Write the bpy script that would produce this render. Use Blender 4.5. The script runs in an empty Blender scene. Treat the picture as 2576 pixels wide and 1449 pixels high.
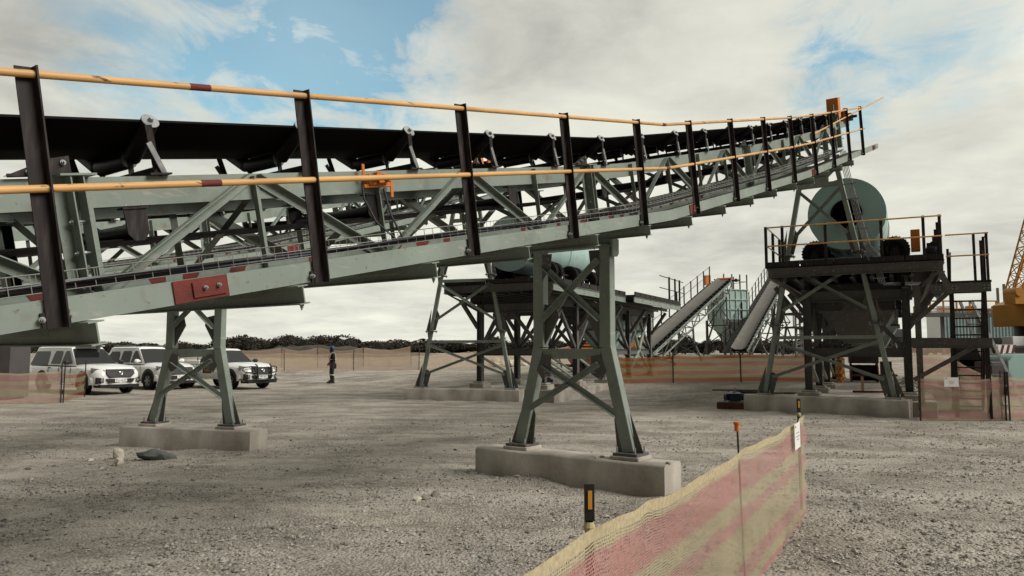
import bpy, bmesh, math, random
import numpy as np
from mathutils import Vector, Matrix, noise
random.seed(7); rng = np.random.default_rng(7)
R = math.radians
SC = bpy.context.scene; COL = SC.collection

# ------------------------------------------------------------------ camera
CAMH = 1.67; PITCH = math.atan(157.5/1880)
cd = bpy.data.cameras.new('camera'); cam = bpy.data.objects.new('camera', cd); COL.objects.link(cam)
cam.location = (0, 0, CAMH); cam.rotation_euler = (math.pi/2+PITCH, 0, 0)
cd.sensor_width = 36; cd.lens = 36*1880/2576; cd.clip_start = .05; cd.clip_end = 8000
SC.camera = cam
SC.view_settings.view_transform = 'Standard'; SC.view_settings.look = 'None'
SC.view_settings.exposure = 1.28; SC.view_settings.gamma = 1.0
SC.render.resolution_x = 1024; SC.render.resolution_y = 576

def pdir(x, y):      # world direction of a point of the photograph (2576 px wide)
    a = (x-1288)/1880; b = -(y-724.5)/1880
    v = Vector((a, math.cos(PITCH)-b*math.sin(PITCH), math.sin(PITCH)+b*math.cos(PITCH)))
    return v.normalized()

# ------------------------------------------------------------------ sun + sky
SUN_AZ = R(112); SUN_EL = R(38)      # azimuth from +Y towards +X
sd = bpy.data.lights.new('sun', 'SUN'); so = bpy.data.objects.new('sun', sd); COL.objects.link(so)
sd.energy = 1.5; sd.angle = R(32); sd.color = (1, .965, .90)
sv = Vector((math.sin(SUN_AZ)*math.cos(SUN_EL), math.cos(SUN_AZ)*math.cos(SUN_EL), math.sin(SUN_EL)))
so.rotation_euler = sv.to_track_quat('Z', 'Y').to_euler(); so.location = (20, -20, 30)

W = bpy.data.worlds.new('World'); SC.world = W; W.use_nodes = True
nt = W.node_tree; nt.nodes.clear()
def N(t, **k):
    n = nt.nodes.new(t)
    for a, b in k.items(): setattr(n, a, b)
    return n
def mth(op, a, b=None, c=None):
    n = N('ShaderNodeMath', operation=op)
    for i, v in enumerate((a, b, c)):
        if v is None: continue
        if isinstance(v, (int, float)): n.inputs[i].default_value = v
        else: nt.links.new(v, n.inputs[i])
    return n.outputs[0]
def mrange(v, a, b, c=0., d=1., smooth=True):
    n = N('ShaderNodeMapRange'); n.interpolation_type = 'SMOOTHSTEP' if smooth else 'LINEAR'
    nt.links.new(v, n.inputs[0])
    for i, q in enumerate((a, b, c, d)): n.inputs[i+1].default_value = q
    return n.outputs[0]
tc = N('ShaderNodeTexCoord')
sky = N('ShaderNodeTexSky', sky_type='NISHITA'); sky.sun_disc = False
sky.sun_elevation = SUN_EL; sky.sun_rotation = SUN_AZ
sky.air_density = 1.2; sky.dust_density = .6; sky.ozone_density = 1.5
sep = N('ShaderNodeSeparateXYZ'); nt.links.new(tc.outputs['Generated'], sep.inputs[0])
zz = mth('ADD', mth('MAXIMUM', sep.outputs[2], 0.0), .13)
cx = mth('DIVIDE', sep.outputs[0], zz); cy = mth('DIVIDE', sep.outputs[1], zz)
cmb = N('ShaderNodeCombineXYZ'); nt.links.new(cx, cmb.inputs[0]); nt.links.new(cy, cmb.inputs[1])
def nz(scale, detail=6, rough=.55, off=(0, 0, 0), dist=0., src=None, sc=(1, 1, 1)):
    mp = N('ShaderNodeMapping'); nt.links.new(src or cmb.outputs[0], mp.inputs[0])
    mp.inputs[1].default_value = off; mp.inputs[3].default_value = sc
    n = N('ShaderNodeTexNoise'); nt.links.new(mp.outputs[0], n.inputs['Vector'])
    n.inputs['Scale'].default_value = scale; n.inputs['Detail'].default_value = detail
    n.inputs['Roughness'].default_value = rough; n.inputs['Distortion'].default_value = dist
    return n.outputs[0]
n1 = nz(.9, 8, .55, (3, 1, 0), .3); n2 = nz(2.6, 8, .6, (8, 4, 2), .4); n3 = nz(3.2, 5, .5, (1, 9, 5), 0, tc.outputs['Generated'])
n4 = nz(.55, 5, .5, (14, 2, 0), .2)
n6 = nz(5.0, 9, .62, (2, 6, 1), .5, None, (1, .7, 1))
def spot(x, y, r0, r1, amt):            # soft round patch of sky around a direction, edge broken by noise
    d = pdir(x, y)
    vm = N('ShaderNodeVectorMath', operation='DOT_PRODUCT'); nt.links.new(tc.outputs['Generated'], vm.inputs[0])
    vm.inputs[1].default_value = d
    ang = mth('ARCCOSINE', mth('MINIMUM', vm.outputs['Value'], 1.0))
    ang = mth('ADD', ang, mth('MULTIPLY', mth('SUBTRACT', n3, .5), .20))
    ang = mth('ADD', ang, mth('MULTIPLY', mth('SUBTRACT', n6, .5), .16))
    return mrange(ang, R(r1), R(r0), 0, amt)
blue = None
for a in ((850, 70, 0, 10.5, 1.5), (640, 120, 0, 9.5, 1.0), (930, 180, 0, 7.5, 1.35), (470, 110, 0, 9, .65), (2110, 130, 0, 5.5, .95),
          (2150, 190, 0, 5.0, .75), (2260, 75, 0, 6.5, .6), (2420, 70, 0, 3.5, .35), (350, 60, 0, 5, .2), (2200, 20, 0, 4, .25)):
    s = spot(*a); blue = s if blue is None else mth('MAXIMUM', blue, s)
blue = mth('MINIMUM', mth('MULTIPLY', blue, mrange(n6, .66, .38, .35, 1.0)), .78)
dark = None
for a in ((20, 0, 0, 9, .42), (360, -10, 0, 9, .22), (1250, 50, 2, 14, .16), (1500, 190, 2, 9, .10), (1750, 20, 2, 12, .18), (1900, 480, 2, 12, .14), (2350, 430, 2, 9, .12), (2540, 700, 1, 6, .12), (1300, -60, 2, 12, .2)):
    s = spot(*a); dark = s if dark is None else mth('ADD', dark, s)
tone = mth('ADD', mth('MULTIPLY', mth('SUBTRACT', n1, .5), -.95), mth('MULTIPLY', mth('SUBTRACT', n2, .5), -.75))
tone = mth('ADD', tone, mth('MULTIPLY', mth('SUBTRACT', n4, .5), -.5))
tone = mth('ADD', tone, mth('MULTIPLY', dark, -.9))
tone = mth('ADD', tone, mth('MULTIPLY', mth('SUBTRACT', n6, .5), -.35))
tone = mth('ADD', tone, .72)
cr = N('ShaderNodeValToRGB'); nt.links.new(tone, cr.inputs[0])
el = cr.color_ramp.elements
el[0].position = 0; el[0].color = (.17, .165, .16, 1)
el[1].position = 1; el[1].color = (.62, .615, .53, 1)
for p, c in ((.3, (.33, .33, .30, 1)), (.55, (.45, .45, .40, 1)), (.8, (.545, .545, .475, 1))):
    e = el.new(p); e.color = c
skb = N('ShaderNodeBackground'); nt.links.new(sky.outputs[0], skb.inputs[0]); skb.inputs[1].default_value = .068
# the clear sky, tinted slightly to the teal of the photograph
tint = N('ShaderNodeMix', data_type='RGBA', blend_type='MULTIPLY'); tint.inputs[0].default_value = 1
nt.links.new(sky.outputs[0], tint.inputs[6]); tint.inputs[7].default_value = (.55, .95, .90, 1)
nt.links.new(tint.outputs[2], skb.inputs[0])
clb = N('ShaderNodeBackground'); nt.links.new(cr.outputs[0], clb.inputs[0]); back = mrange(sep.outputs[1], -.35, .50, .12, 1.0)   # unseen sky behind the camera, dimming added to deepen shade on camera-facing steel
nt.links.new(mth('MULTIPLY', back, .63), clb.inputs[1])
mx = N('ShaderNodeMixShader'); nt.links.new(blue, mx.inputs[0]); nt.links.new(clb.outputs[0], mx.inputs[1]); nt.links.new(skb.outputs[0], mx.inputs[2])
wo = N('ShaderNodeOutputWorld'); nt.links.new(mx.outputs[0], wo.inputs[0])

# ------------------------------------------------------------------ materials
MATS = {}
def mat(name, c, rough=.6, metal=0., var=.12, vs=3., bump=0., bs=40., c2=None, t2=(.55, .7), s2=4., stretch=(1, 1, 1), spec=.4, coat=0., dots=None):
    """noise-varied principled paint; c2 = second colour in patches"""
    if name in MATS: return MATS[name]
    m = bpy.data.materials.new(name); m.use_nodes = True; t = m.node_tree; b = t.nodes['Principled BSDF']
    b.inputs['Roughness'].default_value = rough; b.inputs['Metallic'].default_value = metal
    b.inputs['Specular IOR Level'].default_value = spec; b.inputs['Coat Weight'].default_value = coat
    tcn = t.nodes.new('ShaderNodeTexCoord'); mp = t.nodes.new('ShaderNodeMapping'); mp.inputs[3].default_value = stretch
    t.links.new(tcn.outputs['Object'], mp.inputs[0])
    def no(s, d=5):
        n = t.nodes.new('ShaderNodeTexNoise'); n.inputs['Scale'].default_value = s; n.inputs['Detail'].default_value = d
        t.links.new(mp.outputs[0], n.inputs['Vector']); return n
    n = no(vs); rp = t.nodes.new('ShaderNodeValToRGB'); t.links.new(n.outputs[0], rp.inputs[0])
    e = rp.color_ramp.elements; e[0].position = .3; e[1].position = .72
    e[0].color = tuple(q*(1-var) for q in c)+(1,); e[1].color = tuple(min(1, q*(1+var)) for q in c)+(1,)
    out = rp.outputs[0]
    if c2:
        n2_ = no(s2, 6); r2 = t.nodes.new('ShaderNodeValToRGB'); t.links.new(n2_.outputs[0], r2.inputs[0])
        e = r2.color_ramp.elements; e[0].position = t2[0]; e[1].position = t2[1]; e[0].color = (0, 0, 0, 1); e[1].color = (1, 1, 1, 1)
        mxx = t.nodes.new('ShaderNodeMix'); mxx.data_type = 'RGBA'; t.links.new(r2.outputs[0], mxx.inputs[0]); t.links.new(out, mxx.inputs[6]); mxx.inputs[7].default_value = tuple(c2)+(1,)
        out = mxx.outputs[2]
    if dots:
        for sc_, lo, hi, col_, st_ in ((38, .66, .70, dots, (1, 1, 1)), (5, .60, .80, tuple(q*.62 for q in c), (1.6, 1.6, .28)), (11, .62, .70, (.36, .33, .28), (.5, 1, 2.))):
            mq = t.nodes.new('ShaderNodeMapping'); mq.inputs[3].default_value = st_; mq.inputs[1].default_value = (sc_, 3, 1); t.links.new(tcn.outputs['Object'], mq.inputs[0])
            nq = t.nodes.new('ShaderNodeTexNoise'); nq.inputs['Scale'].default_value = sc_; nq.inputs['Detail'].default_value = 5; t.links.new(mq.outputs[0], nq.inputs['Vector'])
            rq = t.nodes.new('ShaderNodeMapRange'); t.links.new(nq.outputs[0], rq.inputs[0]); rq.inputs[1].default_value = lo; rq.inputs[2].default_value = hi; rq.inputs[4].default_value = .6
            mk = t.nodes.new('ShaderNodeMix'); mk.data_type = 'RGBA'; t.links.new(rq.outputs[0], mk.inputs[0]); t.links.new(out, mk.inputs[6]); mk.inputs[7].default_value = tuple(col_)+(1,); out = mk.outputs[2]
    t.links.new(out, b.inputs['Base Color'])
    mr = t.nodes.new('ShaderNodeMapRange'); t.links.new(n.outputs[0], mr.inputs[0]); mr.inputs[3].default_value = max(.02, rough-.1); mr.inputs[4].default_value = min(1, rough+.12)
    t.links.new(mr.outputs[0], b.inputs['Roughness'])
    if bump:
        nb = no(bs, 4); bp = t.nodes.new('ShaderNodeBump'); bp.inputs['Strength'].default_value = bump; bp.inputs['Distance'].default_value = .01
        t.links.new(nb.outputs[0], bp.inputs['Height']); t.links.new(bp.outputs[0], b.inputs['Normal'])
    MATS[name] = m; return m
STEEL = mat('grey_green_paint', (.22, .258, .222), .5, var=.16, vs=2.2, bump=.06, bs=60, c2=(.165, .15, .12), t2=(.58, .80), s2=7, dots=(.13, .06, .035))
STEELD = mat('grey_structure_paint', (.095, .09, .083), .5, var=.14, vs=2.5, dots=(.05, .03, .02), c2=(.10, .085, .07), t2=(.6, .75), s2=4)
RUSTP = mat('red_primer', (.135, .024, .017), .75, var=.3, vs=9, bump=.3, bs=80)
DARKST = mat('bare_brown_steel', (.017, .012, .0105), .62, var=.55, vs=5, stretch=(7, 7, 1.2), c2=(.05, .040, .036), t2=(.5, .75), s2=5, spec=.3)
YEL = mat('ochre_handrail_paint', (.60, .335, .12), .5, var=.2, vs=7, c2=(.13, .065, .035), t2=(.645, .68), s2=24, stretch=(.3, 1, 1))
BELT = mat('black_rubber', (.006, .0045, .0045), .7, var=.3, vs=3, spec=.12)
BELTG = mat('dusty_belt_top', (.135, .128, .112), .9, var=.15, vs=1.2)
RUB = mat('tyre_rubber', (.011, .009, .0085), .8, var=.3, vs=9, spec=.2)
ROLL = mat('roller_shell', (.013, .010, .010), .45, var=.4, vs=8, spec=.3)
GALV = mat('galvanised_steel', (.30, .31, .305), .42, .55, var=.3, vs=14)
WIRE = mat('tray_wire', (.42, .42, .38), .4, .5, var=.1)
CABLE = mat('black_cable', (.02, .02, .025), .4, var=.2)
CABLER = mat('red_cable', (.12, .02, .02), .4, var=.2)
ORG = mat('orange_paint', (.58, .17, .022), .45, var=.1, vs=4)
ORGD = mat('deep_orange_paint', (.47, .105, .014), .5, var=.2, vs=3)
TEAL = mat('teal_drum_paint', (.32, .465, .43), .42, var=.08, vs=1.2, c2=(.25, .38, .35), t2=(.58, .8), s2=3, coat=.15)
TEALL = mat('pale_teal_paint', (.36, .47, .43), .5, var=.1, vs=2)
CONC = None
WHITE = mat('white_car_paint', (.78, .78, .75), .22, var=.02, coat=.6)
GLASS = mat('car_glass', (.010, .011, .012), .08, var=.2, spec=.35)
CHROME = mat('chrome', (.6, .6, .6), .12, .95, var=.05)
BLACKP = mat('black_plastic', (.013, .011, .011), .5, var=.2)
LAMP = mat('lamp_glass', (.30, .31, .31), .12, .5, var=.3, vs=14)
SIGNW = mat('white_sign', (.75, .75, .72), .6, var=.04)
TXT = mat('grey_print', (.12, .12, .12), .7, var=.1)
YCR = mat('crane_yellow', (.40, .175, .018), .45, var=.12, vs=2, c2=(.25, .11, .012), t2=(.6, .75), s2=3)
TAN = mat('tan_paint', (.42, .26, .10), .5, var=.08)
TIMB = mat('old_timber', (.16, .13, .105), .85, var=.35, vs=6, stretch=(1, 8, 8))
TIMR = mat('red_brown_timber', (.12, .045, .025), .8, var=.3, vs=6)
NAVY = mat('navy_cloth', (.010, .009, .012), .85, var=.3, vs=20)
BLUEH = mat('blue_plastic', (.012, .02, .13), .3, var=.1)
REFL = mat('reflective_tape', (.55, .55, .42), .5, var=.08)
SKIN = mat('brown_skin', (.06, .03, .02), .6, var=.1)
BLUEM = mat('dark_blue_casting', (.012, .016, .045), .4, var=.3, vs=12)
DGREY = mat('dark_grey_sheet', (.07, .062, .062), .5, var=.15)
STK = mat('stake_steel', (.03, .016, .012), .7, var=.4, vs=10)
ORCAP = mat('orange_cap', (.55, .17, .03), .5, var=.08)
AMB = mat('amber_reflector', (.62, .27, .03), .35, var=.05)

def concrete(name, base, seed=0):
    m = bpy.data.materials.new(name); m.use_nodes = True; t = m.node_tree; b = t.nodes['Principled BSDF']; b.inputs['Roughness'].default_value = .85
    b.inputs['Specular IOR Level'].default_value = .2
    tcn = t.nodes.new('ShaderNodeTexCoord')
    def no(s, d, sc=(1, 1, 1), off=0):
        mp = t.nodes.new('ShaderNodeMapping'); mp.inputs[3].default_value = sc; mp.inputs[1].default_value = (off+seed, off, 0); t.links.new(tcn.outputs['Object'], mp.inputs[0])
        n = t.nodes.new('ShaderNodeTexNoise'); n.inputs['Scale'].default_value = s; n.inputs['Detail'].default_value = d; t.links.new(mp.outputs[0], n.inputs['Vector']); return n.outputs[0]
    def ramp(v, a, b_, c0, c1):
        r = t.nodes.new('ShaderNodeValToRGB'); t.links.new(v, r.inputs[0]); e = r.color_ramp.elements
        e[0].position = a; e[1].position = b_; e[0].color = c0; e[1].color = c1; return r.outputs[0]
    c0 = ramp(no(2.2, 8), .3, .7, tuple(q*.72 for q in base)+(1,), tuple(q*1.15 for q in base)+(1,))
    mm = t.nodes.new('ShaderNodeMix'); mm.data_type = 'RGBA'; mm.blend_type = 'MULTIPLY'; mm.inputs[0].default_value = .8
    t.links.new(c0, mm.inputs[6]); t.links.new(ramp(no(1.6, 6, (1.6, 1.6, .5), 5), .34, .62, (.66, .63, .60, 1), (1, 1, 1, 1)), mm.inputs[7])
    m2 = t.nodes.new('ShaderNodeMix'); m2.data_type = 'RGBA'; m2.blend_type = 'MULTIPLY'; m2.inputs[0].default_value = 1
    t.links.new(mm.outputs[2], m2.inputs[6]); t.links.new(ramp(no(28, 3, (1, 1, 1), 9), .24, .30, (.35, .33, .3, 1), (1, 1, 1, 1)), m2.inputs[7])
    t.links.new(m2.outputs[2], b.inputs['Base Color'])
    bp = t.nodes.new('ShaderNodeBump'); bp.inputs['Strength'].default_value = .35; bp.inputs['Distance'].default_value = .015
    t.links.new(no(22, 6), bp.inputs['Height']); t.links.new(bp.outputs[0], b.inputs['Normal'])
    return m
CONC = concrete('formed_concrete', (.47, .435, .38))

# ------------------------------------------------------------------ mesh builder
def rect(w, h): return [(-w/2, -h/2), (w/2, -h/2), (w/2, h/2), (-w/2, h/2)]
def angle(w, h, t=.01): return [(0, 0), (w, 0), (w, t), (t, t), (t, h), (0, h)]
def chan(w, h, t=.012): return [(0, 0), (w, 0), (w, t), (t, t), (t, h-t), (w, h-t), (w, h), (0, h)]
def ibeam(w, h, t=.014):
    a, b, c = w/2, h/2, t/2
    return [(-a, -b), (a, -b), (a, -b+t), (c, -b+t), (c, b-t), (a, b-t), (a, b), (-a, b), (-a, b-t), (-c, b-t), (-c, -b+t), (-a, -b+t)]
class MB:
    def __init__(s): s.v = []; s.f = []; s.m = []; s.mi = 0
    def add(s, vs, fs):
        o = len(s.v); s.v += [tuple(v) for v in vs]; s.f += [tuple(i+o for i in f) for f in fs]; s.m += [s.mi]*len(fs); return s
    def beam(s, p0, p1, sec, up=(0, 0, 1), off=(0, 0)):
        p0 = Vector(p0); p1 = Vector(p1); d = (p1-p0).normalized(); u = Vector(up)
        a = d.cross(u)
        if a.length < 1e-4: a = d.cross(Vector((0, 1, 0)))
        a.normalize(); b = a.cross(d).normalized(); n = len(sec)
        vs = [p+a*(x+off[0])+b*(y+off[1]) for p in (p0, p1) for x, y in sec]
        fs = [(i, (i+1) % n, (i+1) % n+n, i+n) for i in range(n)]+[tuple(range(n-1, -1, -1)), tuple(range(n, 2*n))]
        return s.add(vs, fs)
    def box(s, c, sz, rz=0., ry=0., rx=0.):
        M = Matrix.Rotation(rz, 3, 'Z') @ Matrix.Rotation(ry, 3, 'Y') @ Matrix.Rotation(rx, 3, 'X'); c = Vector(c)
        vs = [c+M @ Vector((x*sz[0]/2, y*sz[1]/2, z*sz[2]/2)) for z in (-1, 1) for x, y in ((-1, -1), (1, -1), (1, 1), (-1, 1))]
        return s.add(vs, [(0, 1, 2, 3)[::-1], (4, 5, 6, 7), (0, 1, 5, 4), (1, 2, 6, 5), (2, 3, 7, 6), (3, 0, 4, 7)])
    def tube(s, pts, r, n=8, cap=True):
        pts = [Vector(p) for p in pts]; rings = []; rr = r if isinstance(r, (list, tuple)) else [r]*len(pts)
        a = None
        for i, p in enumerate(pts):
            d = (pts[min(i+1, len(pts)-1)]-pts[max(i-1, 0)])
            if d.length < 1e-9: d = Vector((0, 0, 1))
            d.normalize()
            if a is None: a = d.cross(Vector((0, 0, 1)) if abs(d.z) < .9 else Vector((0, 1, 0)))
            a = (a-d*a.dot(d)).normalized(); b = d.cross(a)
            rings.append([p+(a*math.cos(2*math.pi*k/n)+b*math.sin(2*math.pi*k/n))*rr[i] for k in range(n)])
        vs = [v for q in rings for v in q]; fs = []
        for i in range(len(pts)-1):
            for k in range(n): fs.append((i*n+k, i*n+(k+1) % n, (i+1)*n+(k+1) % n, (i+1)*n+k))
        if cap: fs += [tuple(range(n-1, -1, -1)), tuple(range((len(pts)-1)*n, len(pts)*n))]
        return s.add(vs, fs)
    def cyl(s, p0, p1, r, n=12, r1=None): return s.tube([p0, p1], [r, r if r1 is None else r1], n)
    def lathe(s, p0, axis, prof, n=24):     # prof: (distance along axis, radius)
        ax = Vector(axis).normalized(); p0 = Vector(p0)
        a = ax.cross(Vector((0, 0, 1)) if abs(ax.z) < .9 else Vector((1, 0, 0))).normalized(); b = ax.cross(a)
        vs = [p0+ax*h+(a*math.cos(2*math.pi*k/n)+b*math.sin(2*math.pi*k/n))*max(r, 1e-4) for h, r in prof for k in range(n)]
        fs = [(i*n+k, i*n+(k+1) % n, (i+1)*n+(k+1) % n, (i+1)*n+k) for i in range(len(prof)-1) for k in range(n)]
        return s.add(vs, fs)
    def prism(s, pts, vec):                 # polygon extruded along vec
        n = len(pts); v = Vector(vec); vs = [Vector(p) for p in pts]+[Vector(p)+v for p in pts]
        return s.add(vs, [(i, (i+1) % n, (i+1) % n+n, i+n) for i in range(n)]+[tuple(range(n-1, -1, -1)), tuple(range(n, 2*n))])
    def bolt(s, p, d, r=.018, l=.03):
        p = Vector(p); d = Vector(d).normalized(); s.cyl(p, p+d*.012, r*1.35, 10); s.cyl(p+d*.012, p+d*(.012+l*.6), r, 6); s.cyl(p+d*(.012+l*.6), p+d*(.012+l*1.2), r*.5, 8); return s
    def build(s, name, mats, parent=None, bevel=0., sharp=32):
        me = bpy.data.meshes.new(name); me.from_pydata(s.v, [], s.f)
        if not isinstance(mats, (list, tuple)): mats = [mats]
        for m in mats: me.materials.append(m)
        me.polygons.foreach_set('material_index', s.m)
        bm = bmesh.new(); bm.from_mesh(me); bmesh.ops.recalc_face_normals(bm, faces=bm.faces)
        if bevel: 
            es = [e for e in bm.edges if len(e.link_faces) == 2 and e.calc_face_angle(0) > R(40)]
            bmesh.ops.bevel(bm, geom=es, offset=bevel, segments=1, affect='EDGES', clamp_overlap=True)
        bm.to_mesh(me); bm.free()
        me.polygons.foreach_set('use_smooth', [True]*len(me.polygons)); me.set_sharp_from_angle(angle=R(sharp)); me.update()
        o = bpy.data.objects.new(name, me); COL.objects.link(o); o.parent = parent; return o
def islands(m):
    par = list(range(len(m.v)))
    def fd(a):
        while par[a] != a: par[a] = par[par[a]]; a = par[a]
        return a
    for f in m.f:
        for k in f[1:]: par[fd(k)] = fd(f[0])
    d = {}
    for f, mi in zip(m.f, m.m): d.setdefault(fd(f[0]), []).append((f, mi))
    out = []
    for fs in d.values():
        q = MB(); mp = {}
        for f, mi in fs:
            for k in f:
                if k not in mp: mp[k] = len(q.v); q.v.append(m.v[k])
            q.f.append(tuple(mp[k] for k in f)); q.m.append(mi)
        out.append(q)
    return out
def split(m, name, mats, parent, **k): return [q.build(name, mats, parent, **k) for q in islands(m)]
def tag(o, label=None, cat=None, group=None, kind=None):
    if label: o['label'] = label
    if cat: o['category'] = cat
    if group: o['group'] = group
    if kind: o['kind'] = kind
    return o
def thing(name, label, cat, loc=(0, 0, 0), rz=0., group=None):
    o = bpy.data.objects.new(name, None); COL.objects.link(o); o.location = loc; o.rotation_euler = (0, 0, rz); o.empty_display_size = .2
    return tag(o, label, cat, group)
def copy_tree(o, parent=None):
    c = o.copy(); COL.objects.link(c); c.parent = parent
    for k in list(o.children): copy_tree(k, c)
    return c
def dup(o, loc, rz, label=None, group=None):
    c = copy_tree(o); c.location = loc; c.rotation_euler = (0, 0, rz)
    if label: c['label'] = label
    if group: c['group'] = group
    return c
def text_mesh(txt, size, mat_, name, parent, loc, rot, ext=.002):
    cu = bpy.data.curves.new('t', 'FONT'); cu.body = txt; cu.size = size; cu.align_x = 'CENTER'; cu.align_y = 'CENTER'; cu.extrude = ext
    to = bpy.data.objects.new('t', cu); COL.objects.link(to)
    dg = bpy.context.evaluated_depsgraph_get(); me = bpy.data.meshes.new_from_object(to.evaluated_get(dg))
    bpy.data.objects.remove(to); me.materials.clear(); me.materials.append(mat_)
    o = bpy.data.objects.new(name, me); COL.objects.link(o); o.parent = parent; o.location = loc; o.rotation_euler = rot; return o

# ------------------------------------------------------------------ terrain
def sst(a, b, t): t = np.clip((t-a)/(b-a), 0, 1); return t*t*(3-2*t)
def gz(x, y):
    x = np.asarray(x, float); y = np.asarray(y, float); t = y+.8*x
    t = np.where(x < -11, y+.8*-11, t)
    return .5*sst(27, 36, t)+.85*sst(38, 72, t)
def G(x, y): return float(gz(x, y))
PLR = ((.784, 9.60, R(53.7), .23, 1.38), (-5.45, 12.9, R(72), .23, 1.36), (.784+12.65*math.cos(R(53.7)), 9.60+12.65*math.sin(R(53.7)), R(53.7), .28, 2.05), (-5.45+12.65*math.cos(R(72)), 12.9+12.65*math.sin(R(72)), R(72), .28, 2.05))
def micro(x, y):
    d = math.hypot(x, y)
    if d > 60: return 0.
    bank = 0.
    for px_, py_, a_, hw_, hl_ in PLR:
        if abs(x-px_) > 3.2 or abs(y-py_) > 3.2: continue
        u_ = (x-px_)*math.cos(a_)+(y-py_)*math.sin(a_); v_ = -(x-px_)*math.sin(a_)+(y-py_)*math.cos(a_)
        q_ = math.hypot(max(0, abs(u_)-hw_), max(0, abs(v_)-hl_)); bank += max(0, .035+.06*noise.noise((x*1.7, y*1.7, 9)))*math.exp(-(q_/.22)**2)
    f = 1-min(1, d/60)
    h = .030*noise.noise((x*.45, y*.45, 1))+.018*noise.noise((x*1.3, y*1.3, 4))+.010*noise.noise((x*4, y*4, 7))
    # wheel ruts sweeping across the yard in front of the plinths
    for c0, k, w in ((11.3, .10, .16), (12.9, .10, .16), (7.2, -.05, .13), (16.3, .05, .22), (18.3, .05, .22)):
        yy = c0+k*x+.35*math.sin(x*.35+c0); q = (y-yy)/w
        if abs(q) < 3: h += -.018*math.exp(-q*q)+.010*math.exp(-(abs(q)-1.6)**2*3)
    return h*f+bank
def make_ground():
    xs = np.concatenate([np.linspace(-3000, -120, 14), np.linspace(-110, -26, 22), np.linspace(-25, 25, 520), np.linspace(26, 110, 22), np.linspace(120, 3000, 14)])
    ys = np.concatenate([[-400, -60, -12, 0], np.linspace(2, 12, 230), np.linspace(12.06, 24, 160), np.linspace(24.15, 60, 130), np.linspace(62, 200, 40), np.linspace(230, 900, 12), [1400, 2500, 5000]])
    X, Y = np.meshgrid(xs, ys); Z = gz(X, Y)
    M = np.zeros_like(Z); near = (np.abs(X) < 40) & (Y > 0) & (Y < 60)
    for i, j in zip(*np.where(near)): M[i, j] = micro(X[i, j], Y[i, j])
    Z = Z+M
    nx, ny = len(xs), len(ys)
    vs = np.stack([X.ravel(), Y.ravel(), Z.ravel()], 1)
    idx = np.arange(nx*ny).reshape(ny, nx)
    f = np.stack([idx[:-1, :-1].ravel(), idx[:-1, 1:].ravel(), idx[1:, 1:].ravel(), idx[1:, :-1].ravel()], 1)
    me = bpy.data.meshes.new('ground'); me.from_pydata(vs.tolist(), [], f.tolist()); me.polygons.foreach_set('use_smooth', [True]*len(me.polygons))
    m = bpy.data.materials.new('gravel_yard'); m.use_nodes = True; t = m.node_tree; b = t.nodes['Principled BSDF']
    b.inputs['Roughness'].default_value = .95; b.inputs['Specular IOR Level'].default_value = .1
    tcn = t.nodes.new('ShaderNodeTexCoord')
    def no(s, d=6, sc=(1, 1, 1), rough=.55, off=(0, 0, 0)):
        mp = t.nodes.new('ShaderNodeMapping'); mp.inputs[3].default_value = sc; mp.inputs[1].default_value = off; t.links.new(tcn.outputs['Object'], mp.inputs[0])
        n = t.nodes.new('ShaderNodeTexNoise'); n.inputs['Scale'].default_value = s; n.inputs['Detail'].default_value = d; n.inputs['Roughness'].default_value = rough; t.links.new(mp.outputs[0], n.inputs['Vector']); return n.outputs[0]
    def ramp(v, st):
        r = t.nodes.new('ShaderNodeValToRGB'); t.links.new(v, r.inputs[0]); e = r.color_ramp.elements
        e[0].position, e[0].color = st[0][0], st[0][1]+(1,); e[1].position, e[1].color = st[-1][0], st[-1][1]+(1,)
        for p, c in st[1:-1]: q = e.new(p); q.color = c+(1,)
        return r.outputs[0]
    def mix(f_, a, b_, mode='MIX'):
        n = t.nodes.new('ShaderNodeMix'); n.data_type = 'RGBA'; n.blend_type = mode
        if isinstance(f_, float): n.inputs[0].default_value = f_
        else: t.links.new(f_, n.inputs[0])
        t.links.new(a, n.inputs[6]); t.links.new(b_, n.inputs[7]); return n.outputs[2]
    dust = ramp(no(.35, 6, (.7, 1.3, 1)), [(.3, (.46, .43, .388)), (.5, (.53, .497, .45)), (.7, (.58, .547, .495))])
    grav = ramp(no(22, 3, rough=.7), [(.32, (.17, .157, .138)), (.5, (.36, .333, .295)), (.68, (.54, .50, .44))])
    vor = t.nodes.new('ShaderNodeTexVoronoi'); vor.inputs['Scale'].default_value = 34; t.links.new(tcn.outputs['Object'], vor.inputs['Vector'])
    vg = t.nodes.new('ShaderNodeSeparateColor'); t.links.new(vor.outputs['Color'], vg.inputs[0])
    vcol = ramp(vg.outputs[0], [(0., (.11, .10, .088)), (.5, (.26, .238, .205)), (.9, (.36, .33, .285)), (1., (.52, .48, .42))])
    grav = mix(.6, grav, vcol)
    mask = ramp(no(.8, 9, (.8, 1, 1), .70, (5, 2, 0)), [(.42, (.15, .15, .15)), (.60, (.95, .95, .95))])
    c = mix(mask, dust, grav)
    c = mix(.55, c, ramp(no(60, 4, rough=.75), [(.3, (.55, .53, .5)), (.62, (1.1, 1.08, 1.05))]), 'MULTIPLY')
    c = mix(1., c, ramp(no(.7, 7, (.8, 1, 1), .65, (1, 7, 0)), [(.35, (.86, .85, .84)), (.65, (1.05, 1.04, 1.03))]), 'MULTIPLY')
    c = mix(.8, c, ramp(no(7, 5, (1, 1, 1), .75, (3, 3, 0)), [(.34, (.66, .65, .63)), (.52, (1., 1., 1.)), (.7, (1.10, 1.09, 1.07))]), 'MULTIPLY')
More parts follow.
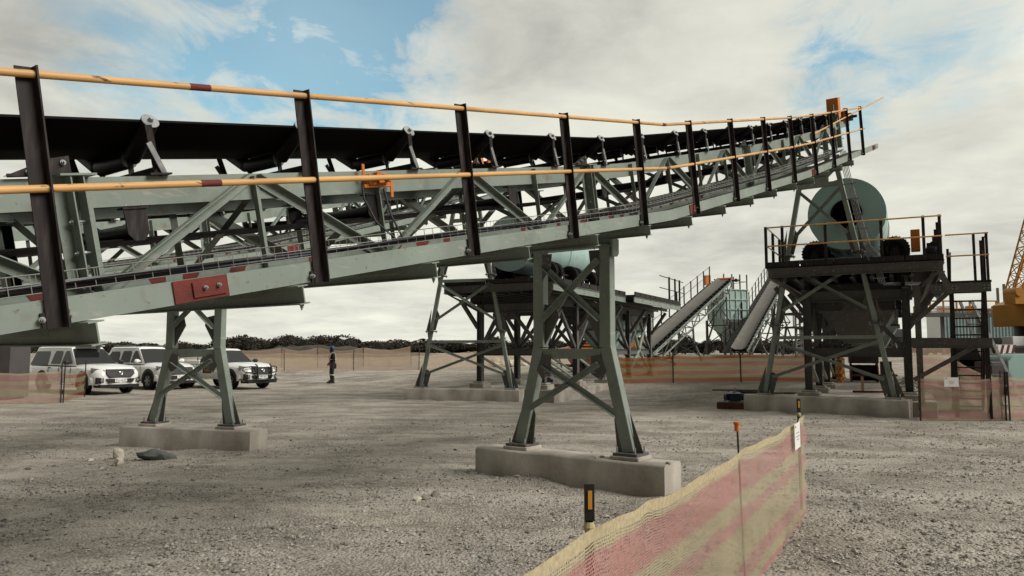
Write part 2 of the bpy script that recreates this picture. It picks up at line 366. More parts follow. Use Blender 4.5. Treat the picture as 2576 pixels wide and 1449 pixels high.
    # compacted wheel lanes: warped bands sweeping across the yard
    mpw = t.nodes.new('ShaderNodeMapping'); mpw.inputs[2].default_value = (0, 0, .12); t.links.new(tcn.outputs['Object'], mpw.inputs[0])
    wv = t.nodes.new('ShaderNodeTexWave'); wv.bands_direction = 'Y'; wv.inputs['Scale'].default_value = .16; wv.inputs['Distortion'].default_value = 5.5; wv.inputs['Detail'].default_value = 3; wv.inputs['Detail Scale'].default_value = .35; t.links.new(mpw.outputs[0], wv.inputs[0])
    c = mix(.75, c, ramp(wv.outputs[1], [(.0, (.86, .85, .84)), (.45, (1., 1., 1.)), (.85, (1.07, 1.06, 1.05)), (1., (.90, .89, .88))]), 'MULTIPLY')
    t.links.new(c, b.inputs['Base Color'])
    bp = t.nodes.new('ShaderNodeBump'); bp.inputs['Strength'].default_value = .7; bp.inputs['Distance'].default_value = .03
    ad = t.nodes.new('ShaderNodeMath'); ad.operation = 'MULTIPLY_ADD'; t.links.new(vor.outputs['Distance'], ad.inputs[0]); ad.inputs[1].default_value = -1.; t.links.new(no(14, 6, rough=.7), ad.inputs[2])
    t.links.new(ad.outputs[0], bp.inputs['Height']); t.links.new(bp.outputs[0], b.inputs['Normal'])
    me.materials.append(m)
    o = bpy.data.objects.new('ground', me); COL.objects.link(o); tag(o, kind='structure'); return o
make_ground()
def gm(x, y): return G(x, y)+micro(x, y)

def pebble_mat(name, cols):
    m = bpy.data.materials.new(name); m.use_nodes = True; t = m.node_tree; b = t.nodes['Principled BSDF']; b.inputs['Roughness'].default_value = .9
    g = t.nodes.new('ShaderNodeNewGeometry'); r = t.nodes.new('ShaderNodeValToRGB'); t.links.new(g.outputs['Random Per Island'], r.inputs[0])
    e = r.color_ramp.elements; e[0].color = cols[0]+(1,); e[1].color = cols[-1]+(1,)
    for i, c in enumerate(cols[1:-1]): q = e.new((i+1)/(len(cols)-1)); q.color = c+(1,)
    t.links.new(r.outputs[0], b.inputs['Base Color']); return m
PEB = pebble_mat('crushed_stone', [(.10, .09, .08), (.20, .184, .163), (.28, .26, .23), (.36, .335, .295), (.47, .44, .385)])
def gravel():
    pts = []
    tries = 0
    while len(pts) < 40000 and tries < 400000:
        tries += 1
        y = 4.6*(19/4.6)**(random.random()**1.15); x = y*random.uniform(-.78, .78)
        m = noise.fractal((x*.55, y*1.0, 3.3), .6, 2.1, 4)
        right = sst(1.5, 4, x-.1*y)*.55 + .5*math.exp(-((x-1.2)**2/6+(y-7)**2/5)) + .35*math.exp(-((x+5)**2/14+(y-10.2)**2/2.5)) + min(.8, max(0, micro(x, y)-.02)*14)
        if random.random() < max(.035, min(1, .22+m*1.3+right*.8)): pts.append((x, y))
    base = np.array([(1, 0, 0), (-1, 0, 0), (0, 1, 0), (0, -1, 0), (0, 0, 1), (0, 0, -1)], float)
    fc = np.array([(0, 2, 4), (2, 1, 4), (1, 3, 4), (3, 0, 4), (2, 0, 5), (1, 2, 5), (3, 1, 5), (0, 3, 5)])
    n = len(pts); V = np.zeros((n, 6, 3))
    for i, (x, y) in enumerate(pts):
        s = min(.028, .0062*math.exp(rng.normal(.25, .45)))*(1+y*.02)
        a = random.uniform(0, 6.28); c, sn = math.cos(a), math.sin(a)
        v = base*(s*rng.uniform(.6, 1.25, (6, 1)))*np.array([1.25, .95, .65]); v += rng.uniform(-.25, .25, (6, 3))*s
        V[i, :, 0] = v[:, 0]*c-v[:, 1]*sn+x; V[i, :, 1] = v[:, 0]*sn+v[:, 1]*c+y; V[i, :, 2] = v[:, 2]+gm(x, y)+s*.25
    F = (fc[None]+np.arange(n)[:, None, None]*6).reshape(-1, 3)
    me = bpy.data.meshes.new('gravel'); me.from_pydata(V.reshape(-1, 3).tolist(), [], F.tolist()); me.materials.append(PEB)
    o = bpy.data.objects.new('gravel', me); COL.objects.link(o); tag(o, 'loose crushed stones scattered over the yard', 'gravel', kind='stuff')
gravel()

# ------------------------------------------------------------------ the elevated conveyors
def zb(x): return 3.25+.2134*(x-.2) if x < .2 else (3.25+.272*(x-.2) if x < 6.3 else 4.909+.302*(x-6.3))
def sl(x): return .2134 if x < .05 else (.243 if x < .35 else (.272 if x < 6.2 else (.287 if x < 6.4 else .302)))
def cp(x, y, h):                 # point h above the walkway line, square to the slope
    a = math.atan(sl(x)); return Vector((x-math.sin(a)*h, y, zb(x)+math.cos(a)*h))
def mirr(sec): return [(-x, y) for x, y in sec][::-1]
XK = [-6.12+1.156*k for k in range(-3, 17)]          # panel points
X0, X1 = XK[0], XK[-1]
def run(m, y, h, sec, xs, up=(0, 0, 1)):
    for a, b in zip(xs[:-1], xs[1:]): m.beam(cp(a, y, h), cp(b, y, h), sec, up)
CON1 = (( .784, 9.60), R(53.7)); CON2 = ((-5.45, 12.9), R(72))
def make_conveyor():
    T = thing('belt_conveyor', 'long grey-green inclined belt conveyor with ochre handrail crossing the whole foreground', 'conveyor', (CON1[0][0], CON1[0][1], 0), CON1[1], 'inclined truss conveyors feeding the drums')
    xs = [X0+i*(13.65-X0)/26 for i in range(27)]
    # near walkway stringer
    m = MB(); run(m, -1.3, 0, mirr(chan(.055, .125, .008)), xs); st = m.build('walkway_stringer', STEEL, T, sharp=20)
    for sx in (-5.93, .9, 6.9, 13.0):
        if sx > 13: continue
        p = MB(); w = .17; p.mi = 0
        a = math.atan(sl(sx)); p.box(cp(sx, -1.306, .0625), (w*1.9, .008, .122), ry=-a); p.box(cp(sx+.04, -1.315, .062), (w*1.15, .012, .085), ry=-a)
        pl = p.build('splice_plate', RUSTP, T, bevel=.002); tag(pl, 'red primed splice plate')
        b = MB(); b.bolt(cp(sx+.01, -1.32, .068), (0, -1, 0), .009, .016); b.bolt(cp(sx+.09, -1.32, .072), (0, -1, 0), .009, .016); b.build('bolt', GALV, pl)
    m = MB(); run(m, -.95, .025, rect(.62, .018), xs); m.build('walkway_grating', DARKST, T)
    # cross beams below
    for k in range(-4, 14):
        x = -5.35+1.18*k
        if x < X0-.3 or x > 13.4: continue
        m = MB(); m.beam(cp(x, -1.40, -.062), cp(x, .85, -.062), ibeam(.075, .115, .008), (-math.sin(math.atan(sl(x))), 0, 1)); m.beam(cp(x-.09, -1.10, -.03), cp(x-.09, -.2, -.03), rect(.012, .06)); 
        cb = m.build('cross_beam', STEEL, T)
        b = MB(); b.bolt(cp(x+.02, -1.34, -.122), (0, 0, -1), .010, .02); b.build('bolt', GALV, cb)
    # truss
    for y, s in ((-.5, 1), (.5, -1)):
        m = MB(); sec = mirr(chan(.07, .18, .010)) if s == 1 else chan(.07, .18, .010)
        run(m, y, .60, sec, XK); m.build('top_chord', STEEL, T, sharp=20)
        m = MB(); sec = mirr(chan(.06, .135, .009)) if s == 1 else chan(.06, .135, .009)
        run(m, y, .03, sec, XK)
        m.mi = 1
        if s == 1:
            for i in range(70):
                x = X0+.4+i*.31+random.uniform(-.05, .05)
                if x > XK[-1]-.2 or random.random() < .25: continue
                w = random.uniform(.04, .10); c0 = cp(x, y-.002, .165); n = 9
                poly = [cp(x+w*math.cos(6.283*q/n)*random.uniform(.7, 1.1), y-.0025, min(.163, .135+.05*math.sin(6.283*q/n)*random.uniform(.6, 1.3))) for q in range(n)]
                m.prism(poly, (0, .002, 0))
        m.build('bottom_chord', [STEEL, RUSTP], T, sharp=20)
    for i, x in enumerate(XK):
        k = i-3
        for y, s in ((-.5, -1), (.5, 1)):
            m = MB()
            if k % 5 == 0:
                for dx in (-.055, .012):
                    m.beam(cp(x+dx, y+s*.004, .0), cp(x+dx, y+s*.004, .78), rect(.008, .10) if False else [(-.004, -.0), (.004, 0), (.004, .10), (-.004, .10)], (0, s, 0))
                m.beam(cp(x-.05, y+s*.003, .0), cp(x-.05, y+s*.003, .78), [(0, 0), (-.075, 0), (-.075, .008), (0, .008)], (0, s, 0))
                m.beam(cp(x+.02, y+s*.003, .0), cp(x+.02, y+s*.003, .78), [(0, 0), (.06, 0), (.06, .008), (0, .008)], (0, s, 0))
                m.box(cp(x-.015, y+s*.05, .785), (.20, .13, .012), ry=-math.atan(sl(x)))
                o = m.build('splice_post', STEEL, T); b = MB()
                for h in (.16, .34, .52): b.cyl(cp(x-.085, y+s*.055, h), cp(x+.035, y+s*.055, h), .008, 6); b.cyl(cp(x-.075, y+s*.055, h), cp(x-.06, y+s*.055, h), .015, 6); b.build('bolt', GALV, o); b = MB()
                q = MB(); q.beam(cp(x-.34, y+s*.03, .785), cp(x+.02, y+s*.03, .785), [(-.006, 0), (.006, 0), (.006, .02), (-.006, .02)]); a = math.atan(sl(x))
                q.prism([cp(x-.36, y+s*.028, .79), cp(x-.02, y+s*.028, .79), cp(x-.02, y+s*.028, .90), cp(x-.12, y+s*.028, .885)], (0, s*.012, 0)); g = q.build('gusset', DARKST, T); b = MB()
                for dx, h in ((-.24, .81), (-.15, .835), (-.06, .86)): b = MB(); b.bolt(cp(x+dx, y+s*.04, h), (0, s, 0), .012, .02); b.build('bolt', GALV, g)
            else:
                m.beam(cp(x, y+s*.003, .10), cp(x, y+s*.003, .76), [(0, 0), (.055, 0), (.055, .007), (.007, .007), (.007, .05), (0, .05)], (0, s, 0)); m.build('upright', STEEL, T)
        if i < len(XK)-1:
            a, b_ = x, XK[i+1]
            for y, s in ((-.5, -1), (.5, 1)):
                m = MB(); h0, h1 = (.08, .74) if k % 2 == 0 else (.74, .08)
                m.beam(cp(a+.03, y+s*.012, h0), cp(b_-.03, y+s*.012, h1), [(-.035, 0), (.035, 0), (.035, .007), (-.028, .007), (-.028, .06), (-.035, .06)], (0, s, 0)); m.build('diagonal', STEEL, T)
            m = MB(); s = 1 if i % 2 else -1
            m.beam(cp(a, -.46*s, .05), cp(b_, .46*s, .05), angle(.05, .05, .006)); m.beam(cp(a, .46*s, .62), cp(b_, -.46*s, .62), angle(.05, .05, .006)) if i % 2 == 0 else None
            m.build('wind_brace', STEEL, T)
        m = MB(); m.beam(cp(x, -.48, .06), cp(x, .48, .06), angle(.05, .06, .007)); m.beam(cp(x+.01, -.46, .10), cp(x+.01, .46, .60), angle(.05, .05, .006)) if i % 2 else m.beam(cp(x+.01, .46, .10), cp(x+.01, -.46, .60), angle(.05, .05, .006)); m.build('cross_brace', STEEL, T)
    # belt
    bp = [(-.50, 1.13), (-.40, 1.075), (-.30, 1.025), (-.22, 1.003), (-.12, 1.0), (.12, 1.0), (.22, 1.003), (.30, 1.025), (.40, 1.075), (.50, 1.13)]
    xs2 = [X0+i*(13.9-X0)/40 for i in range(41)]; vs = []; fs = []
    xe = 13.9
    for x in xs2:
        fl = max(0, min(1, (x-12.2)/1.6))
        for y, h in bp: vs.append(cp(x, y, h*(1-fl)+1.13*fl))
        for y, h in bp[::-1]: vs.append(cp(x, y, (h*(1-fl)+1.13*fl)-.014))
    n = 2*len(bp)
    for i in range(len(xs2)-1):
        for k in range(n): fs.append((i*n+k, i*n+(k+1) % n, (i+1)*n+(k+1) % n, (i+1)*n+k))
    m = MB(); m.add(vs, fs); m.add([vs[k] for k in range(n)], [tuple(range(n))])
    c = cp(xe, 0, .95); prof = []
    for q in range(13):
        a = R(75-q*15); prof.append(c+Vector((math.cos(a)*.19, 0, math.sin(a)*.19)))
    m.add([p+Vector((0, y, 0)) for p in prof for y in (-.46, .46)], [(2*i, 2*i+1, 2*i+3, 2*i+2) for i in range(12)])
    m.build('belt', BELT, T)
    m = MB(); run(m, 0, .40, rect(.92, .012), [X0+i*(13.7-X0)/20 for i in range(21)]); m.build('return_belt', BELT, T)
    # carrying idlers
    for k in range(-3, 17):
        x = -5.62+1.15*k
        if x < X0 or x > 13.0: continue
        m = MB(); a = math.atan(sl(x))
        m.beam(cp(x, -.52, .81), cp(x, .52, .81), [(-.03, -.03), (.03, -.03), (.03, -.024), (.004, .03), (-.004, .03), (-.03, -.024)])
        for s in (-1, 1):
            m.beam(cp(x-.0, s*.50, .79), cp(x-.035, s*.545, 1.09), rect(.045, .008), (0, 1, 0)); m.beam(cp(x, s*.19, .80), cp(x, s*.195, .95), rect(.035, .008), (0, 1, 0))
            m.box(cp(x, s*.52, .787), (.14, .06, .012), ry=-a)
        I = m.build('idler_frame', DARKST, T)
        g = MB()
        for s in (-1, 1): g.beam(cp(x+.03, s*.53, .79), cp(x-.055, s*.555, .98), rect(.035, .009), (0, 1, 0))
        split(g, 'bracket', GALV, I)
        for (y0, h0, y1, h1) in ((-.19, .925, .19, .925), (-.225, .935, -.515, 1.12), (.225, .935, .515, 1.12)):
            r = MB(); p, q = cp(x, y0, h0), cp(x, y1, h1); d = (q-p).normalized()
            r.cyl(p, q, .0555, 18); r.mi = 1; r.lathe(p-d*.0, -d, [(.001, .054), (.002, .02), (.012, .018), (.03, .012), (.03, 0)], 14); r.lathe(q, d, [(.001, .0555), (.004, .052), (.003, .018), (.015, .016), (.028, .011), (.028, 0)], 18)
            r.build('roller', [ROLL, GALV], I)
    for k in range(0, 9):
        x = -7.75+1.95*k
        if x > 12.8: break
        m = MB()
        for s in (-1, 1):
            m.box(cp(x, s*.485, .585), (.16, .07, .01), ry=-math.atan(sl(x))); m.prism([cp(x-.07, s*.50, .59), cp(x+.07, s*.50, .59), cp(x+.065, s*.50, .43), cp(x+.03, s*.50, .385), cp(x-.03, s*.50, .385), cp(x-.065, s*.50, .43)], (0, s*.01, 0))
        r = MB(); r.cyl(cp(x, -.47, .445), cp(x, .47, .445), .05, 16); o = r.build('return_idler', ROLL, T); split(m, 'bracket', DARKST, o)
        b = MB(); [b.bolt(cp(x+dx, -.49, .60), (0, 0, 1), .009, .02) for dx in (-.05, .05)]; b.build('bolt', GALV, o)
    # handrail
    PX = [-6.66+1.511*k for k in range(-1, 13)]
    def cq(x, y, h): a = .78*math.atan(sl(x)); return Vector((x-math.sin(a)*h, y, zb(x)+math.cos(a)*h))
    for x in PX:
        m = MB()
        m.beam(cq(x, -1.312, -.012), cq(x, -1.312, 1.185), [(-.045, 0), (.034, 0), (.034, .058), (.026, .058), (.026, .007), (-.045, .007)], (0, -1, 0))
        m.box(cp(x-.0, -1.309, .032), (.125, .012, .07), ry=-math.atan(sl(x)))
        o = m.build('handrail_post', DARKST, T, sharp=20); b = MB(); b.bolt(cp(x-.062, -1.316, .036), (0, -1, 0), .011, .018)
        b.build('bolt', GALV, o); b = MB(); b.bolt(cp(x+.056, -1.316, .036), (0, -1, 0), .010, .016); b.build('bolt', GALV, o)
    for h in (1.148, .628):
        m = MB(); xs3 = [PX[0]-.4]+[x+.75*0 for x in PX[1:6]]+[.12]+PX[6:]+[PX[-1]+.38]
        xs3 = sorted(xs3); pts = [cq(x, -1.338, h) for x in xs3]; m.tube(pts, .0185, 12)
        m.mi = 1
        for x in (-5.83, .12, 6.2):
            if x == .12: m.tube([cq(x-.05, -1.338, h), cq(x, -1.338, h-.0), cq(x+.05, -1.338, h)], .0196, 12)
            else: m.tube([cq(x-.06, -1.338, h), cq(x+.06, -1.338, h)], .0192, 12)
        m.build('handrail', [YEL, RUSTP], T, sharp=50)
    # basket cable tray
    m = MB(); ya, yb = -.80, -.60
    xr = [X0+i*.30 for i in range(int((12.4-X0)/.30))]
    for y, h in ((ya, .25), (ya, .20), (ya, .15), (-.73, .15), (-.66, .15), (yb, .15), (yb, .20), (yb, .25)): m.tube([cp(x, y, h) for x in xr], .0026, 4, False)
    x = X0
    while x < xr[-1]: m.tube([cp(x, ya, .25), cp(x, ya, .15), cp(x, yb, .15), cp(x, yb, .25)], .0024, 4, False); x += .105
    m.build('cable_tray', WIRE, T)
    for j, (y, h, r, mt) in enumerate(((-.785, .185, .0115, CABLE), (-.765, .168, .013, CABLE), (-.735, .165, .010, CABLER), (-.70, .17, .012, CABLE), (-.66, .17, .012, CABLE))):
        m = MB(); m.tube([cp(X0+i*.25, y+.012*math.sin(i*.8+j*2), h+.008*math.sin(i*.55+j)) for i in range(int((12.2-X0)/.25))], r, 8, False); m.build('cable', mt, T)
    # head end
    m = MB(); c = cp(13.9, 0, .95); m.cyl(c+Vector((0, -.5, 0)), c+Vector((0, .5, 0)), .17, 22); o = m.build('head_pulley', ROLL, T)
    m = MB(); m.cyl(c+Vector((0, -.80, 0)), c+Vector((0, .75, 0)), .04, 12); m.box(c+Vector((0, -.62, 0)), (.20, .13, .17)); m.box(c+Vector((0, .62, 0)), (.20, .13, .17)); m.build('drive_shaft', DARKST, T)
    m = MB(); m.cyl(c+Vector((-.15, -.56, .02)), c+Vector((-.15, -.50, .02)), .21, 24); tag(m.build('pulley_guard', ORGD, T), 'round red-orange guard at the head pulley')
    for s in (-1, 1):
        m = MB(); m.beam(cp(XK[-1]-.1, s*.5, .77), cp(14.35, s*.5, .80), rect(.014, .17)); m.build('head_frame', STEEL, T)
    m = MB(); m.prism([cp(12.80, -.28, .98), cp(13.05, -.28, .98), cp(13.12, -.28, 1.52), cp(12.88, -.28, 1.52)], (0, -.30, 0)); g = m.build('drive_guard', ORG, T, bevel=.01); tag(g, 'tall orange drive guard box')
    m = MB(); m.beam(cp(12.75, -.46, .6), cp(12.75, -.46, 1.35), rect(.05, .05)); m.beam(cp(12.95, -.5, .2), cp(12.95, -.5, 1.2), rect(.12, .1)); m.beam(cp(13.1, -.5, .2), cp(12.7, -.5, 1.15), rect(.05, .05)); m.build('drive_mount', STEEL, T)
    m = MB(); m.tube([Vector((7.2, -1.25, 6.0)), Vector((13.96, -1.42, 8.6))], .017, 8); m.build('loose_rail', YEL, T)
    return T
C1 = make_conveyor()
C2 = dup(C1, (CON2[0][0], CON2[0][1], 0), CON2[1], 'second grey-green inclined conveyor, farther back and seen through the front truss')
for k in list(C2.children):
    if k.name.split('.')[0] in ('handrail', 'handrail_post', 'loose_rail'):
        for q in list(k.children): bpy.data.objects.remove(q)
        bpy.data.objects.remove(k)
def pull_switch():
    m = MB(); x = -3.83
    m.box(cp(x, -.545, .70), (.20, .09, .09), ry=-.22); m.box(cp(x+.02, -.60, .70), (.09, .04, .07), ry=-.22); m.cyl(cp(x-.05, -.60, .72), cp(x-.05, -.66, .72), .035, 12); m.cyl(cp(x+.07, -.60, .70), cp(x+.07, -.65, .70), .03, 12)
    m.box(cp(x-.13, -.56, .77), (.032, .012, .12), ry=-.1); m.box(cp(x+.16, -.56, .62), (.035, .012, .15), ry=-.1); m.box(cp(x, -.56, .65), (.30, .02, .03), ry=-.22)
    o = m.build('pull_cord_switch', ORG, C1, bevel=.004); tag(o, 'orange emergency pull switch on the top chord')
    b = MB(); [b.bolt(cp(x+dx, -.60, h), (0, -1, 0), .008, .015) for dx, h in ((-.08, .73), (-.02, .73), (.03, .73), (.09, .72))]; b.build('bolt', GALV, o)
    c = MB(); c.tube([cp(x-.16, -.56, .66), cp(x-.17, -.57, .55), cp(x-.12, -.62, .35), cp(x-.02, -.72, .19), cp(x+.2, -.75, .18)], .009, 8); c.build('cable', CABLE, o)
    c = MB(); c.tube([cp(x+.03, -.60, .62), cp(x+.03, -.64, .40), cp(x+.06, -.72, .18)], .009, 8); c.build('cable', CABLE, o)
pull_switch()
# ------------------------------------------------------------------ trestles and plinths
def leg_y(z, prof):
    for (z0, y0), (z1, y1) in zip(prof[:-1], prof[1:]):
        if z0 <= z <= z1: return y0+(y1-y0)*(z-z0)/(z1-z0)
    return prof[-1][1] if z > prof[-1][0] else prof[0][1]
def make_short():
    T = thing('support_trestle', 'short grey A-frame trestle with crossed braces under the front conveyor, nearest to the camera', 'trestle', (CON1[0][0], CON1[0][1], 0), CON1[1], 'short A-frame conveyor trestles')
    pr = [(.42, .80), (1.72, .50), (2.98, .50)]; w = .155
    for s in (-1, 1):
        m = MB(); m.beam((0, s*.80, .45), (0, s*.50, 1.72), rect(w, .13), (1, 0, 0)); m.beam((0, s*.50, 1.72), (0, s*.50, 3.0), rect(w, .13), (1, 0, 0))
        m.beam((0, s*.50, 1.712), (0, s*.50, 1.728), rect(w+.012, .142), (1, 0, 0))
        L = m.build('leg', STEEL, T, bevel=.006)
        m = MB(); m.box((0, s*.80, .435), (.32, .32, .03)); bpq = m.build('base_plate', STEELD, T)
        m = MB(); [m.cyl((dx, s*.80+dy, .44), (dx, s*.80+dy, .52), .011, 8) for dx in (-.12, .12) for dy in (-.12, .12)]; split(m, 'anchor_bolt', GALV, bpq)
        # stiffener fins at the foot, and gussets
        m = MB(); m.prism([(-.006, s*.87, .45), (-.006, s*.975, .45), (-.006, s*.80, .92)], (.012, 0, 0)); m.prism([(-.006, s*.73, .45), (-.006, s*.62, .45), (-.006, s*.585, .83), (-.006, s*.63, .97), (-.006, s*.68, .98)], (.012, 0, 0))
        split(m, 'foot_gusset', STEELD, T)
        m = MB(); m.prism([(-.07, s*.43, 1.62), (-.07, s*.30, 1.60), (-.07, s*.30, 1.38), (-.07, s*.44, 1.30), (-.07, s*.52, 1.42)], (.012, 0, 0)); m.prism([(-.02, s*.43, 2.28), (-.02, s*.24, 2.24), (-.02, s*.20, 2.10), (-.02, s*.425, 1.74)], (.012, 0, 0)); m.prism([(-.07, s*.43, 2.93), (-.07, s*.28, 2.93), (-.07, s*.30, 2.76), (-.07, s*.43, 2.58)], (.012, 0, 0)); split(m, 'gusset', STEELD, T)
    m = MB(); m.beam((0, -.43, 1.63), (0, .43, 1.63), rect(.11, .13), (0, 0, 1)); m.build('tie_beam', STEEL, T, bevel=.004)
    m = MB(); m.beam((0, -.62, 3.02), (0, .60, 3.02), ibeam(.14, .11, .01), (0, 0, 1)); m.build('head_beam', STEEL, T)
    for s in (-1, 1):
        m = MB(); m.prism([(-.08, s*.60, 3.06), (.08, s*.60, 3.06), (.08, s*.60, 2.88), (.04, s*.60, 2.84), (-.08, s*.60, 2.84)], (0, s*.03, 0)); m.build('end_plate', STEEL, T)
    lg = [(-.03, -.04), (.03, -.04), (.03, -.032), (-.022, -.032), (-.022, .04), (-.03, .04)]
    ff = [(-.035, 0), (.035, 0), (.035, .007), (-.028, .007), (-.028, .06), (-.035, .06)]
    m = MB(); m.beam((-.055, -.43, 2.06), (-.055, .43, 2.80), ff, (-1, 0, 0)); m.build('brace', STEEL, T); m = MB(); m.beam((-.075, .43, 2.06), (-.075, -.43, 2.80), ff, (-1, 0, 0)); m.build('brace', STEEL, T)
    m = MB(); m.beam((-.055, -.65, .90), (-.055, .42, 1.50), ff, (-1, 0, 0)); m.build('brace', STEEL, T); m = MB(); m.beam((-.075, .65, .90), (-.075, -.42, 1.50), ff, (-1, 0, 0)); m.build('brace', STEEL, T)
    return T
TS1 = make_short()
TS2 = dup(TS1, (CON2[0][0], CON2[0][1], 0), CON2[1], 'short grey A-frame trestle in front of the parked white vehicles')
def make_plinth(name_label, loc, rz, y0, y1, zt, w, group, feet, seed, depth_end=None):
    T = thing('concrete_plinth', name_label, 'plinth', loc, rz, group)
    m = MB(); n = 26; ys = [y0+(y1-y0)*i/n for i in range(n+1)]; vs = []; c = .03
    for y in ys:
        e = .012*noise.noise((y*2, seed, 0)); t = zt+.006*noise.noise((y*1.4, seed, 5))
        cc = .03
        sx = [(-w/2+e, -.25), (-w/2+e, t-cc), (-w/2+cc+e, t), (w/2-cc, t), (w/2, t-cc), (w/2, -.25)]
        vs += [(a, y, b) for a, b in sx]
    k = 6; fs = [(i*k+j, i*k+(j+1) % k, (i+1)*k+(j+1) % k, (i+1)*k+j) for i in range(n) for j in range(k)]+[tuple(range(k)), tuple(range(n*k, n*k+k))]
    m.add(vs, fs); m.build('block', CONC, T, sharp=50)
    for y in feet:
        m = MB(); m.box((0, y, zt+.022), (.36, .38, .05)); m.build('grout_pad', CONC, T, bevel=.008)
    return T
def pad_plinth(src_rz, **k): pass
PL1 = make_plinth('low concrete plinth carrying the nearest trestle, its near corner beside the pink mesh fence', (CON1[0][0], CON1[0][1], 0), CON1[1], -1.34, 1.42, .37, .46, 'concrete plinths under the short trestles', (-.80, .80), 1)
PL2 = make_plinth('low concrete plinth with broken white rocks lying in front of it', (CON2[0][0], CON2[0][1], 0), CON2[1], -1.34, 1.34, .37, .46, 'concrete plinths under the short trestles', (-.80, .80), 7)
def make_tall():
    T = thing('tall_trestle', 'tall splayed steel trestle holding the upper end of the front conveyor beside the right drum', 'trestle', (CON1[0][0], CON1[0][1], 0), CON1[1], 'tall splayed conveyor trestles')
    X = 12.65; zt, z0 = 6.42, .52; yt, y0 = .47, 1.60
    Y = lambda z: y0+(yt-y0)*(z-z0)/(zt-z0)
    for s in (-1, 1):
        m = MB()
        m.beam((X, s*(Y(z0)), z0), (X, s*Y(2.35), 2.35), rect(.115, .11), (1, 0, 0)); m.beam((X, s*Y(2.37), 2.37), (X, s*Y(4.22), 4.22), rect(.115, .11), (1, 0, 0)); m.beam((X, s*Y(4.24), 4.24), (X, s*Y(zt), zt), rect(.115, .11), (1, 0, 0)); m.beam((X, s*Y(zt), zt), (X, s*.47, 6.86), rect(.115, .11), (1, 0, 0))
        m.build('leg', STEEL, T, bevel=.004)
        for z in (4.23, 2.36):
            m = MB(); m.box((X, s*Y(z), z), (.30, .32, .03)); o = m.build('flange', STEELD, T); b = MB(); [b.cyl((X+a, s*Y(z)+c, z-.05), (X+a, s*Y(z)+c, z+.05), .014, 6) for a in (-.12, .12) for c in (-.12, .12)]; b.build('bolt', GALV, o)
            m = MB(); m.prism([(X-.01, s*(Y(z)+.05), z+.02), (X-.01, s*(Y(z)+.19), z+.02), (X-.01, s*(Y(z)-.0), z+.75)], (.014, 0, 0)); m.prism([(X-.01, s*(Y(z)-.05), z+.02), (X-.01, s*(Y(z)-.16), z+.05), (X-.01, s*(Y(z)-.30), z+.55), (X-.01, s*(Y(z)-.22), z+.72)], (.014, 0, 0)); m.prism([(X-.01, s*(Y(z)+.05), z-.02), (X-.01, s*(Y(z)+.14), z-.02), (X-.01, s*(Y(z-.3)+.05), z-.3)], (.014, 0, 0)); split(m, 'gusset', STEELD, T)
        m = MB(); m.prism([(X-.01, s*(y0+.05), z0), (X-.01, s*(y0+.24), z0), (X-.01, s*(y0-.04), z0+.75)], (.014, 0, 0)); m.prism([(X-.01, s*(y0-.06), z0), (X-.01, s*(y0-.22), z0+.0), (X-.01, s*(y0-.34), z0+.42), (X-.01, s*(y0-.26), z0+.55), (X-.01, s*(y0-.16), z0+.56)], (.014, 0, 0)); split(m, 'foot_gusset', STEELD, T)
        m = MB(); m.box((X, s*y0, .505), (.34, .38, .03)); b = m.build('base_plate', STEELD, T); m = MB(); [m.cyl((X+a, s*y0+c, .5), (X+a, s*y0+c, .60), .014, 6) for a in (-.13, .13) for c in (-.15, .15)]; split(m, 'anchor_bolt', GALV, b)
    for z, h in ((6.10, .12), (4.06, .10), (2.02, .09)):
        m = MB(); m.beam((X, -Y(z), z), (X, Y(z), z), rect(.09, h)); m.build('tie_beam', STEEL, T)
    ff = [(-.04, 0), (.04, 0), (.04, .008), (-.032, .008), (-.032, .06), (-.04, .06)]
    for za, zb_ in ((4.75, 5.95), (2.75, 3.95), (.95, 1.90)):
        for s in (-1, 1):
            m = MB(); m.beam((X-.05-.02*s, -s*(Y(za)-.12), za), (X-.05-.02*s, s*(Y(zb_)-.05), zb_), ff, (-1, 0, 0)); m.build('brace', STEEL, T)
    m = MB(); m.beam((X, -.45, 6.55), (X, -.12, 6.25), rect(.07, .07), (1, 0, 0)); m.beam((X, .45, 6.55), (X, .12, 6.25), rect(.07, .07), (1, 0, 0)); m.box((X, 0, 6.22), (.10, .45, .16)); m.build('head_bracket', STEEL, T)
    return T
TT1 = make_tall()
TT2 = dup(TT1, (CON2[0][0], CON2[0][1], -.05), CON2[1], 'tall splayed steel trestle at the upper end of the farther conveyor, beside the left drum')
TP1 = make_plinth('long concrete plinth under the tall trestle at the right, with pale flat top', (CON1[0][0]+12.65*math.cos(CON1[1]), CON1[0][1]+12.65*math.sin(CON1[1]), 0), CON1[1], -1.95, 2.12, .46, .55, 'long concrete plinths under the tall trestles', (-1.6, 1.6), 3)
TP2 = make_plinth('long concrete plinth under the farther tall trestle, left of centre', (CON2[0][0]+12.65*math.cos(CON2[1]), CON2[0][1]+12.65*math.sin(CON2[1]), -.05), CON2[1], -1.95, 2.12, .46, .55, 'long concrete plinths under the tall trestles', (-1.6, 1.6), 5)
